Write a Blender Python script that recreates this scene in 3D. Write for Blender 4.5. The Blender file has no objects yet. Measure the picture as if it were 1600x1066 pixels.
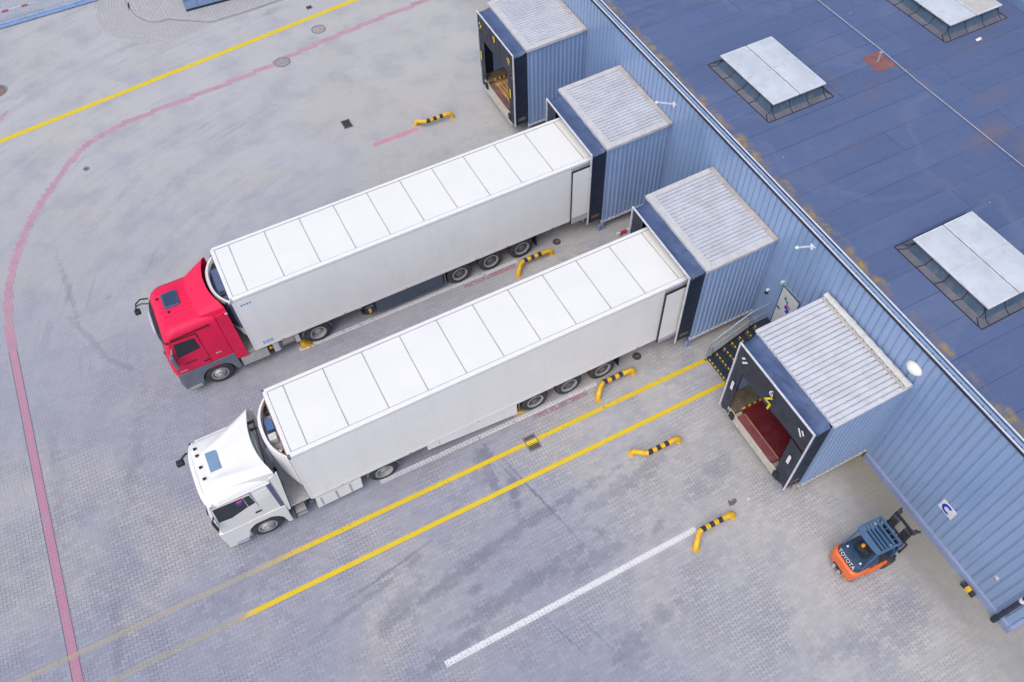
import bpy, bmesh, math, random
from mathutils import Vector, Matrix, noise as mnoise
random.seed(11)
R_ = math.radians
S = bpy.context.scene
COL = S.collection

# ------------------------------------------------------------------ camera, sky, sun, exposure
cam = bpy.data.cameras.new('camera'); cam.sensor_width = 36.0; cam.lens = 28.885
cam.clip_start = 0.5; cam.clip_end = 6000
co = bpy.data.objects.new('camera', cam); COL.objects.link(co); S.camera = co
rt = Vector((0.88814604, -0.45844216, -0.03205288)); up = Vector((0.39336379, 0.72229914, 0.56881356))
fw = Vector((0.23761635, 0.51779796, -0.82184168)); cl = Vector((1.43278, -12.92267, 25.37312))
co.matrix_world = Matrix(((rt.x, up.x, -fw.x, cl.x), (rt.y, up.y, -fw.y, cl.y), (rt.z, up.z, -fw.z, cl.z), (0, 0, 0, 1)))
SUN_EL, SUN_AZ = R_(58), R_(235)          # azimuth clockwise from +Y
W = bpy.data.worlds.new('World'); S.world = W; W.use_nodes = True
wt = W.node_tree; bg = wt.nodes['Background']
sk = wt.nodes.new('ShaderNodeTexSky'); sk.sky_type = 'NISHITA'; sk.sun_disc = False
sk.sun_elevation = SUN_EL; sk.sun_rotation = SUN_AZ; sk.air_density = 1.0; sk.dust_density = 4; sk.ozone_density = 1.0
wt.links.new(sk.outputs[0], bg.inputs[0]); bg.inputs[1].default_value = 0.15
sl = bpy.data.lights.new('sun', 'SUN'); sl.energy = 0.8; sl.angle = R_(80); sl.color = (1.0, 0.98, 0.905)
so = bpy.data.objects.new('sun', sl); COL.objects.link(so)
sd = Vector((math.sin(SUN_AZ) * math.cos(SUN_EL), math.cos(SUN_AZ) * math.cos(SUN_EL), math.sin(SUN_EL)))
so.rotation_euler = sd.to_track_quat('Z', 'Y').to_euler(); so.location = sd * 60
S.view_settings.view_transform = 'Standard'; S.view_settings.look = 'None'; S.view_settings.gamma = 1
S.view_settings.use_curve_mapping = False; S.view_settings.exposure = 0.31

# ------------------------------------------------------------------ node helpers
def nd(t, typ, **kw):
    n = t.nodes.new(typ)
    for k, v in kw.items(): setattr(n, k, v)
    return n
def put(t, sock, v):
    if v is None: return
    if hasattr(v, 'is_output') or isinstance(v, bpy.types.NodeSocket): t.links.new(v, sock)
    else: sock.default_value = v
def mth(t, op, a, b=None, c=None, clamp=False):
    n = nd(t, 'ShaderNodeMath', operation=op); n.use_clamp = clamp
    for i, v in enumerate((a, b, c)): put(t, n.inputs[i], v)
    return n.outputs[0]
def mixc(t, f, a, b, mode='MIX'):
    n = nd(t, 'ShaderNodeMix', data_type='RGBA', blend_type=mode)
    put(t, n.inputs[0], f)
    for i, v in ((6, a), (7, b)):
        if isinstance(v, tuple) and len(v) == 3: v = v + (1,)
        put(t, n.inputs[i], v)
    return n.outputs[2]
def noi(t, vec, scale, detail=4, rough=0.55, dist=0.0):
    n = nd(t, 'ShaderNodeTexNoise'); put(t, n.inputs['Vector'], vec)
    n.inputs['Scale'].default_value = scale; n.inputs['Detail'].default_value = detail
    n.inputs['Roughness'].default_value = rough; n.inputs['Distortion'].default_value = dist
    return n.outputs[0]
def ramp(t, v, a, b, lo=0.0, hi=1.0, smooth=True):
    n = nd(t, 'ShaderNodeMapRange'); n.interpolation_type = 'SMOOTHSTEP' if smooth else 'LINEAR'
    put(t, n.inputs[0], v)
    for i, x in enumerate((a, b, lo, hi)): put(t, n.inputs[i + 1], x)
    return n.outputs[0]
def mapping(t, vec, loc=(0, 0, 0), rot=(0, 0, 0), scale=(1, 1, 1), typ='TEXTURE'):
    n = nd(t, 'ShaderNodeMapping', vector_type=typ); put(t, n.inputs[0], vec)
    n.inputs[1].default_value = loc; n.inputs[2].default_value = rot; n.inputs[3].default_value = scale
    return n.outputs[0]
def base(name):
    m = bpy.data.materials.new(name); m.use_nodes = True
    t = m.node_tree; b = t.nodes['Principled BSDF']
    return m, t, b
def wpos(t): return nd(t, 'ShaderNodeNewGeometry').outputs['Position']
def bump(t, b, h, dist, strength=1.0):
    n = nd(t, 'ShaderNodeBump'); n.inputs['Strength'].default_value = strength; n.inputs['Distance'].default_value = dist
    put(t, n.inputs['Height'], h); t.links.new(n.outputs[0], b.inputs['Normal'])

MATS = {}
def M(name, col, rough=0.5, metal=0.0, var=0.12, scale=3.0, dirt=None, dirt_amt=0.0, bmp=0.0, coat=0.0, spec=0.5, streak=False):
    """painted / plain surface with procedural mottling and grime"""
    if name in MATS: return MATS[name]
    m, t, b = base(name)
    p = wpos(t)
    n1 = noi(t, p, scale, 5)
    f = ramp(t, n1, 0.3, 0.7, 1 - var, 1 + var * 0.5)
    v = nd(t, 'ShaderNodeVectorMath', operation='SCALE'); v.inputs[0].default_value = col; t.links.new(f, v.inputs[3])
    c = v.outputs[0]
    if dirt:
        vec = mapping(t, p, scale=(1, 1, 6), typ='TEXTURE') if streak else p
        n2 = noi(t, vec, scale * 1.7 + 2.1, 6, 0.65)
        c = mixc(t, ramp(t, n2, 0.48, 0.78, 0, dirt_amt), c, dirt)
    t.links.new(c, b.inputs['Base Color'])
    b.inputs['Metallic'].default_value = metal
    t.links.new(ramp(t, noi(t, p, scale * 2.3, 3), 0.3, 0.7, max(rough - .08, .03), min(rough + .12, 1)), b.inputs['Roughness'])
    b.inputs['Specular IOR Level'].default_value = spec
    if coat: b.inputs['Coat Weight'].default_value = coat; b.inputs['Coat Roughness'].default_value = 0.08
    if bmp: bump(t, b, noi(t, p, scale * 8, 3), bmp)
    MATS[name] = m
    return m

# ---- paver pattern group: interlocking bone pavers, running bond along X
def paver_group():
    g = bpy.data.node_groups.new('pavers', 'ShaderNodeTree')
    g.interface.new_socket('Joint', in_out='OUTPUT', socket_type='NodeSocketFloat')
    g.interface.new_socket('Tone', in_out='OUTPUT', socket_type='NodeSocketFloat')
    out = nd(g, 'NodeGroupOutput')
    p = wpos(g)
    # slight large-scale wander of the courses
    w1 = noi(g, p, 0.35, 2); w = mth(g, 'MULTIPLY', mth(g, 'SUBTRACT', w1, 0.5), 0.10)
    s = nd(g, 'ShaderNodeSeparateXYZ'); g.links.new(p, s.inputs[0])
    x, y = s.outputs[0], mth(g, 'ADD', s.outputs[1], w)
    L, H, D = 0.235, 0.152, 0.030
    tri = mth(g, 'SUBTRACT', mth(g, 'PINGPONG', x, L / 2), L / 4)
    tri = mth(g, 'MULTIPLY', tri, 1.0 / (L / 4))
    tri = mth(g, 'MULTIPLY', tri, 2.6); tri = mth(g, 'MAXIMUM', mth(g, 'MINIMUM', tri, 1.0), -1.0)
    cs = mth(g, 'COSINE', mth(g, 'MULTIPLY', y, math.pi / H))
    yy = mth(g, 'ADD', y, mth(g, 'MULTIPLY', mth(g, 'MULTIPLY', tri, cs), D))
    cb = nd(g, 'ShaderNodeCombineXYZ'); g.links.new(x, cb.inputs[0]); g.links.new(yy, cb.inputs[1])
    br = nd(g, 'ShaderNodeTexBrick'); br.offset = 0.5; br.offset_frequency = 2; br.squash = 1
    g.links.new(cb.outputs[0], br.inputs['Vector'])
    br.inputs['Color1'].default_value = (0, 0, 0, 1); br.inputs['Color2'].default_value = (1, 1, 1, 1); br.inputs['Mortar'].default_value = (.5, .5, .5, 1)
    br.inputs['Scale'].default_value = 1; br.inputs['Mortar Size'].default_value = 0.0085; br.inputs['Mortar Smooth'].default_value = 0.35
    br.inputs['Brick Width'].default_value = L; br.inputs['Row Height'].default_value = H
    g.links.new(br.outputs['Fac'], out.inputs[0])
    sc = nd(g, 'ShaderNodeSeparateColor'); g.links.new(br.outputs['Color'], sc.inputs[0])
    g.links.new(sc.outputs[0], out.inputs[1])
    return g
PG = paver_group()

# stains on the yard: (x, y, angle, half length, half width, strength)
STAINS = [
    (5.75, -0.75, R_(80), 0.55, 0.45, 0.75), (5.55, -1.7, R_(85), 0.9, 0.28, 0.6), (6.05, -2.35, R_(72), 0.8, 0.22, 0.75), (5.3, -1.4, 0.3, 0.7, 0.5, 0.35),
    (6.55, -2.5, R_(-78), 1.5, 0.05, 0.85), (6.75, -3.3, R_(-78), 1.2, 0.06, 0.8), (6.2, -1.8, R_(-75), 0.9, 0.035, 0.75), (7.0, -4.4, R_(-80), 1.1, 0.05, 0.45),
    (6.0, -3.6, R_(5), 4.2, 0.22, 0.5), (3.0, -4.1, R_(9), 2.6, 0.3, 0.55), (9.6, -3.9, R_(7), 2.0, 0.35, 0.4),
    (4.9, -5.35, R_(6), 3.6, 0.33, 0.5), (2.2, -6.0, R_(12), 1.6, 0.3, 0.45), (7.4, -5.6, R_(4), 1.8, 0.3, 0.4),
    (6.8, -8.5, 0.4, 0.9, 0.55, 0.45), (7.9, -8.2, 0.2, 1.3, 0.4, 0.3), (3.4, -4.75, 0.1, 0.4, 0.16, 0.55), (1.2, -4.2, 0.3, 1.2, 0.5, 0.4),
    (0.4, -3.4, R_(12), 2.6, 0.14, 0.4), (1.5, -2.9, R_(10), 1.6, 0.07, 0.6), (10.2, -7.3, 0.1, 1.1, 0.5, 0.25),
    (5.2, -7.2, R_(-70), 1.1, 0.05, 0.5), (6.1, -7.7, R_(-72), .8, 0.05, 0.45), (14.4, -11.5, 0.2, 1.6, 0.8, 0.3), (12.6, -11.3, 0.1, 1.5, .5, .2),
    (-5.75, 13.9, R_(92), 2.4, 0.14, 0.33), (-5.45, 11.0, R_(110), 1.5, 0.15, 0.33), (-4.8, 9.4, R_(128), 1.3, 0.16, 0.30),
    (-5.0, 5.0, R_(70), 3.0, 0.35, 0.25), (-2.8, -1.2, 0.2, 2.2, 0.8, 0.28), (-6.9, -1.0, R_(80), 2.0, 0.25, 0.3), (-7.6, 5.0, R_(85), 3.0, .3, .22),
    (2.6, 0.9, 0.0, 5.5, 0.5, 0.35), (3.0, 7.2, 0.0, 6.0, 0.6, 0.3), (-0.6, 14.5, R_(30), 4.0, 0.35, 0.16), (1.5, 18.6, R_(24), 5.0, 0.4, 0.16),
    (2.5, 12.2, R_(18), 4.2, 0.3, 0.16), (9.8, 13.2, R_(20), 3.5, 0.3, 0.14), (-2.8, 18.0, R_(40), 3.0, 0.3, 0.14), (13.0, 4.8, 0, 1.6, 0.9, 0.22),
    (-4.4, 12.6, R_(20), 0.22, 0.1, 0.4), (-2.9, 11.2, R_(25), 0.3, 0.12, 0.4), (13.6, -1.0, R_(20), 1.1, 0.4, .25), (12.3, -5.0, R_(15), 1.6, 0.5, 0.25),
    (9.6, -5.7, 0.5, .3, .22, .4), (7.35, 28.0, 0.1, 0.7, 0.35, 0.35), (16.0, -11.0, R_(-88), 2.2, 0.28, 0.25),
]
def ground_mat():
    m, t, b = base('yard_pavers')
    p = wpos(t)
    g = nd(t, 'ShaderNodeGroup'); g.node_tree = PG
    s = nd(t, 'ShaderNodeSeparateXYZ'); t.links.new(p, s.inputs[0]); X, Y = s.outputs[0], s.outputs[1]
    big = noi(t, p, 0.10, 3, 0.5, 0.3); mid = noi(t, p, 0.6, 5, 0.6); fin = noi(t, p, 9.0, 4, 0.65)
    # dusty grey towards the far side of the yard, bluish tyre-rubbed grey on the manoeuvring area
    far = ramp(t, mth(t, 'ADD', mth(t, 'ADD', Y, mth(t, 'MULTIPLY', X, 0.35)), mth(t, 'MULTIPLY', mth(t, 'SUBTRACT', big, 0.5), 16.0)), -2.0, 24.0)
    c = mixc(t, far, (0.300, 0.305, 0.385), (0.437, 0.440, 0.468))
    rgt = ramp(t, mth(t, 'ADD', X, mth(t, 'MULTIPLY', mth(t, 'SUBTRACT', mid, 0.5), 8.0)), 4.0, 13.0)
    c = mixc(t, mth(t, 'MULTIPLY', rgt, 0.8), c, (0.445, 0.438, 0.445))
    warm = ramp(t, noi(t, p, 0.17, 4, 0.55, 0.6), 0.46, 0.66)
    c = mixc(t, mth(t, 'MULTIPLY', warm, 0.55), c, (0.445, 0.422, 0.408))
    c = mixc(t, ramp(t, mid, 0.42, 0.74, 0.0, 0.45), c, (0.265, 0.268, 0.36))
    # per block tone and grain
    jm = ramp(t, mth(t, 'ADD', noi(t, p, 0.38, 5, 0.65, 0.5), mth(t, 'MULTIPLY', mth(t, 'SUBTRACT', noi(t, p, 1.7, 3, .6), .5), .45)), 0.40, 0.66)
    near = ramp(t, mth(t, 'ADD', Y, mth(t, 'MULTIPLY', X, -0.05)), 16.0, 1.0, 0.22, 1.0)
    left = ramp(t, X, 4.0, -6.0, 0.0, 0.35)
    jm = mth(t, 'MULTIPLY', mth(t, 'MINIMUM', mth(t, 'ADD', mth(t, 'ADD', mth(t, 'MULTIPLY', jm, 0.9), 0.10), left), 1.15), near)
    tone = mth(t, 'MULTIPLY', mth(t, 'SUBTRACT', g.outputs['Tone'], 0.5), 0.15)
    tone = mth(t, 'ADD', mth(t, 'MULTIPLY', tone, near), mth(t, 'MULTIPLY', mth(t, 'SUBTRACT', fin, 0.5), 0.22))
    v = nd(t, 'ShaderNodeVectorMath', operation='SCALE'); t.links.new(c, v.inputs[0]); t.links.new(mth(t, 'ADD', tone, 1.0), v.inputs[3])
    c = v.outputs[0]
    # swept arcs of turning wheels
    ring = nd(t, 'ShaderNodeVectorMath', operation='LENGTH'); t.links.new(mapping(t, p, loc=(9.0, 3.0, 0), scale=(1.15, 1, 1)), ring.inputs[0])
    cb = nd(t, 'ShaderNodeCombineXYZ'); put(t, cb.inputs[0], mth(t, 'MULTIPLY', ring.outputs['Value'], 1.0)); put(t, cb.inputs[1], mth(t, 'MULTIPLY', big, 1.5))
    arcs = ramp(t, noi(t, cb.outputs[0], 1.5, 4, 0.6), 0.47, 0.72)
    am = ramp(t, X, 9.0, 2.0)
    r2 = nd(t, 'ShaderNodeVectorMath', operation='LENGTH'); t.links.new(mapping(t, p, loc=(6.0, 7.5, 0), scale=(1.0, 1.08, 1)), r2.inputs[0])
    c2 = nd(t, 'ShaderNodeCombineXYZ'); put(t, c2.inputs[0], r2.outputs['Value']); put(t, c2.inputs[1], mth(t, 'MULTIPLY', big, 3.0)); put(t, c2.inputs[2], mth(t, 'MULTIPLY', mid, .25))
    fine = mth(t, 'MULTIPLY', ramp(t, noi(t, c2.outputs[0], 4.2, 3, 0.55), 0.54, 0.70), ramp(t, noi(t, p, .28, 3), .42, .62))
    c = mixc(t, mth(t, 'MULTIPLY', mth(t, 'MULTIPLY', fine, am), 0.38), c, (0.235, 0.24, 0.305))
    c = mixc(t, mth(t, 'MULTIPLY', mth(t, 'MULTIPLY', arcs, am), 0.30), c, (0.27, 0.27, 0.345))
    rp = nd(t, 'ShaderNodeTexBrick'); rp.offset = .31; put(t, rp.inputs['Vector'], p); rp.inputs['Scale'].default_value = 1; rp.inputs['Mortar Size'].default_value = 0
    rp.inputs['Brick Width'].default_value = 5.64; rp.inputs['Row Height'].default_value = 1.52; rp.inputs['Color1'].default_value = (0, 0, 0, 1); rp.inputs['Color2'].default_value = (1, 1, 1, 1)
    rs = nd(t, 'ShaderNodeSeparateColor'); t.links.new(rp.outputs['Color'], rs.inputs[0])
    c = mixc(t, ramp(t, rs.outputs[0], .80, .84, 0, .10), c, (.30, .30, .36)); c = mixc(t, ramp(t, rs.outputs[0], .14, .10, 0, .14), c, (.50, .49, .49))
    # individual stains and tyre marks
    brk = mth(t, 'ADD', mth(t, 'MULTIPLY', noi(t, p, 3.2, 6, 0.72, 0.5), .72), mth(t, 'ADD', mth(t, 'MULTIPLY', noi(t, p, 16.0, 3, .7), .28), mth(t, 'MULTIPLY', mth(t, 'SUBTRACT', g.outputs['Tone'], .5), .16)))
    tot = None
    for (x, y, a, l, w, st) in STAINS:
        ln = nd(t, 'ShaderNodeVectorMath', operation='LENGTH'); t.links.new(mapping(t, p, loc=(x, y, 0), rot=(0, 0, a), scale=(l, w, 1)), ln.inputs[0])
        q = mth(t, 'ADD', ln.outputs['Value'], mth(t, 'MULTIPLY', mth(t, 'SUBTRACT', brk, 0.5), 2.8))
        f = ramp(t, q, 1.15, 0.3, 0.0, st)
        tot = f if tot is None else mth(t, 'MAXIMUM', tot, f)
    c = mixc(t, mth(t, 'MULTIPLY', tot, 0.72), c, (0.105, 0.115, 0.185))
    # moss and damp along the foot of the warehouse
    wallx = mth(t, 'SUBTRACT', X, mth(t, 'MULTIPLY', Y, 0.0236))
    damp = mth(t, 'MULTIPLY', ramp(t, mth(t, 'ADD', wallx, mth(t, 'MULTIPLY', mth(t, 'SUBTRACT', brk, .5), 1.6)), 14.9, 16.9), ramp(t, mth(t, 'ABSOLUTE', mth(t, 'ADD', Y, 8.0)), 8.5, 0.3, 0.35, 1.0))
    c = mixc(t, mth(t, 'MULTIPLY', damp, 0.72), c, (0.165, 0.15, 0.10))
    # joints: dark sand, a few light ones by the wall
    jcol = mixc(t, damp, (0.10, 0.105, 0.155), (0.42, 0.38, 0.34))
    c = mixc(t, mth(t, 'MULTIPLY', mth(t, 'MULTIPLY', g.outputs['Joint'], jm), 0.74), c, jcol)
    # specks of litter, gum and grit
    vo = nd(t, 'ShaderNodeTexVoronoi', feature='F1'); put(t, vo.inputs['Vector'], p); vo.inputs['Scale'].default_value = 1.4
    spk = ramp(t, mth(t, 'ADD', vo.outputs['Distance'], mth(t, 'MULTIPLY', mth(t, 'SUBTRACT', fin, .5), .05)), 0.045, 0.02)
    c = mixc(t, mth(t, 'MULTIPLY', spk, 0.35), c, (0.12, 0.12, 0.16))
    gm = nd(t, 'ShaderNodeVectorMath', operation='MULTIPLY'); t.links.new(c, gm.inputs[0]); gm.inputs[1].default_value = (1.0, 1.015, 0.985)
    t.links.new(gm.outputs[0], b.inputs['Base Color'])
    b.inputs['Roughness'].default_value = 0.9; b.inputs['Specular IOR Level'].default_value = 0.25
    h = mth(t, 'SUBTRACT', mth(t, 'MULTIPLY', fin, 0.25), mth(t, 'MULTIPLY', g.outputs['Joint'], jm))
    bump(t, b, h, 0.006, 0.7)
    return m
def paint_mat(name, col, wear, fade=None, joint=0.55):
    """road paint worn through to the pavers; fade = (x where worn away, x where whole)"""
    m, t, b = base(name)
    p = wpos(t); g = nd(t, 'ShaderNodeGroup'); g.node_tree = PG
    n = noi(t, p, 5.0, 6, 0.7); n2 = noi(t, p, 0.9, 3, 0.6)
    c = mixc(t, ramp(t, n2, 0.35, 0.7, 0, 0.35), col, tuple(x * 0.8 for x in col))
    if fade:
        s = nd(t, 'ShaderNodeSeparateXYZ'); t.links.new(p, s.inputs[0])
        c = mixc(t, ramp(t, s.outputs[0], fade[0], fade[1], 1, 0), c, (.56, .51, .37))
    t.links.new(c, b.inputs['Base Color']); b.inputs['Roughness'].default_value = 0.7
    q = mth(t, 'ADD', mth(t, 'ADD', n, mth(t, 'MULTIPLY', n2, 0.55)), mth(t, 'MULTIPLY', g.outputs['Joint'], -joint * 0.5))
    a = ramp(t, q, wear - 0.10, wear + 0.12)
    if fade:
        s = nd(t, 'ShaderNodeSeparateXYZ'); t.links.new(p, s.inputs[0])
        a = mth(t, 'MULTIPLY', a, ramp(t, mth(t, 'ADD', s.outputs[0], mth(t, 'MULTIPLY', mth(t, 'SUBTRACT', n2, .5), 2.0)), fade[0], fade[1], fade[2], 1.0))
    tr = nd(t, 'ShaderNodeBsdfTransparent'); mx = nd(t, 'ShaderNodeMixShader')
    t.links.new(a, mx.inputs[0]); t.links.new(tr.outputs[0], mx.inputs[1]); t.links.new(b.outputs[0], mx.inputs[2])
    t.links.new(mx.outputs[0], t.nodes['Material Output'].inputs[0])
    return m
def roof_mat():
    m, t, b = base('roof_membrane')
    p = wpos(t)
    s = nd(t, 'ShaderNodeSeparateXYZ'); t.links.new(p, s.inputs[0]); X, Y = s.outputs[0], s.outputs[1]
    br = nd(t, 'ShaderNodeTexBrick'); br.offset = 0.37; br.offset_frequency = 3
    put(t, br.inputs['Vector'], mapping(t, p, loc=(17.9, 0.18, 0), typ='POINT'))
    br.inputs['Color1'].default_value = (0, 0, 0, 1); br.inputs['Color2'].default_value = (1, 1, 1, 1)
    br.inputs['Scale'].default_value = 1; br.inputs['Mortar Size'].default_value = 0.012; br.inputs['Mortar Smooth'].default_value = 0.3
    br.inputs['Brick Width'].default_value = 11.0; br.inputs['Row Height'].default_value = 1.0
    n1 = noi(t, p, 0.5, 5, 0.6, 0.4); n2 = noi(t, p, 3.0, 5, 0.65); n3 = noi(t, p, 45.0, 2)
    c = mixc(t, n1, (0.080, 0.120, 0.245), (0.106, 0.146, 0.272))
    sc = nd(t, 'ShaderNodeSeparateColor'); t.links.new(br.outputs['Color'], sc.inputs[0])
    v = nd(t, 'ShaderNodeVectorMath', operation='SCALE'); t.links.new(c, v.inputs[0])
    k = mth(t, 'ADD', mth(t, 'MULTIPLY', mth(t, 'SUBTRACT', sc.outputs[0], .5), 0.13), mth(t, 'MULTIPLY', mth(t, 'SUBTRACT', n3, .5), 0.35))
    k = mth(t, 'ADD', mth(t, 'ADD', k, mth(t, 'MULTIPLY', mth(t, 'SUBTRACT', n2, .5), 0.18)), 1.0); t.links.new(k, v.inputs[3]); c = v.outputs[0]
    sm = ramp(t, noi(t, p, 0.22, 3), 0.38, 0.62, 0.30, 0.85)
    c = mixc(t, mth(t, 'MULTIPLY', br.outputs['Fac'], sm), c, (0.028, 0.036, 0.085))
    brk = noi(t, p, 2.2, 6, 0.7, 0.4)
    tot = None
    for (x, y, a, l, w, st) in [(24.9, -1.0, .2, 1.3, .55, .75), (25.8, -2.0, .5, 1.5, .6, .6), (26.6, .4, .1, 1.3, .5, .45), (20.6, 3.4, 0, 1.8, .35, .6), (22.4, 3.9, 1.5, .8, .3, .4),
                                (20.5, -6.6, 0, 1.7, .35, .55), (19.1, 5.2, 1.57, 1.7, .28, .6), (19.1, -4.9, 1.57, 1.7, .28, .5), (29.6, 3.7, 0, 1.4, .45, .6), (23.0, 2.6, .3, 2.4, .5, .25), (28.0, 2.8, .2, 2.2, .5, .25), (20.5, .8, .1, 3, .4, .18)]:
        ln = nd(t, 'ShaderNodeVectorMath', operation='LENGTH'); t.links.new(mapping(t, p, loc=(x, y, 0), rot=(0, 0, a), scale=(l, w, 100)), ln.inputs[0])
        f = ramp(t, mth(t, 'ADD', ln.outputs['Value'], mth(t, 'MULTIPLY', mth(t, 'SUBTRACT', brk, .5), 1.8)), 1.2, .2, 0, st)
        tot = f if tot is None else mth(t, 'MAXIMUM', tot, f)
    c = mixc(t, mth(t, 'MULTIPLY', tot, .62), c, (0.19, 0.14, 0.135))
    pond = noi(t, p, 0.22, 3, .5, .4); rim_ = mth(t, 'MULTIPLY', ramp(t, pond, .52, .56), ramp(t, pond, .60, .56))
    c = mixc(t, mth(t, 'MULTIPLY', rim_, .12), c, (.24, .25, .32)); c = mixc(t, ramp(t, noi(t, mapping(t, p, scale=(3.5, .35, 1)), 1.2, 5, .65), .52, .74, 0, .3), c, (.07, .10, .20))
    # lichen along the eaves
    wx = mth(t, 'SUBTRACT', X, mth(t, 'MULTIPLY', Y, 0.0236))
    e = mth(t, 'MULTIPLY', ramp(t, mth(t, 'ADD', wx, mth(t, 'MULTIPLY', mth(t, 'SUBTRACT', brk, .5), .5)), 17.85, 17.6), ramp(t, noi(t, p, 1.3, 5, .65), .38, .58))
    c = mixc(t, mth(t, 'MULTIPLY', e, ramp(t, n2, .35, .6, .35, .9)), c, mixc(t, ramp(t, noi(t, p, 1.9, 4), .42, .6), (0.19, 0.16, 0.13), (0.36, 0.25, 0.05)))
    vo = nd(t, 'ShaderNodeTexVoronoi', feature='F1'); put(t, vo.inputs['Vector'], p); vo.inputs['Scale'].default_value = 1.1
    c = mixc(t, ramp(t, vo.outputs['Distance'], .035, .02, 0, .6), c, (.5, .5, .55))
    t.links.new(c, b.inputs['Base Color']); b.inputs['Roughness'].default_value = 0.85; b.inputs['Specular IOR Level'].default_value = 0.3
    bump(t, b, mth(t, 'ADD', mth(t, 'ADD', mth(t, 'MULTIPLY', n3, .3), mth(t, 'MULTIPLY', n2, .8)), mth(t, 'MULTIPLY', noi(t, mapping(t, p, scale=(2.2, .5, 1)), 2.4, 4, .6), 1.6)), 0.022, .7)
    return m

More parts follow.
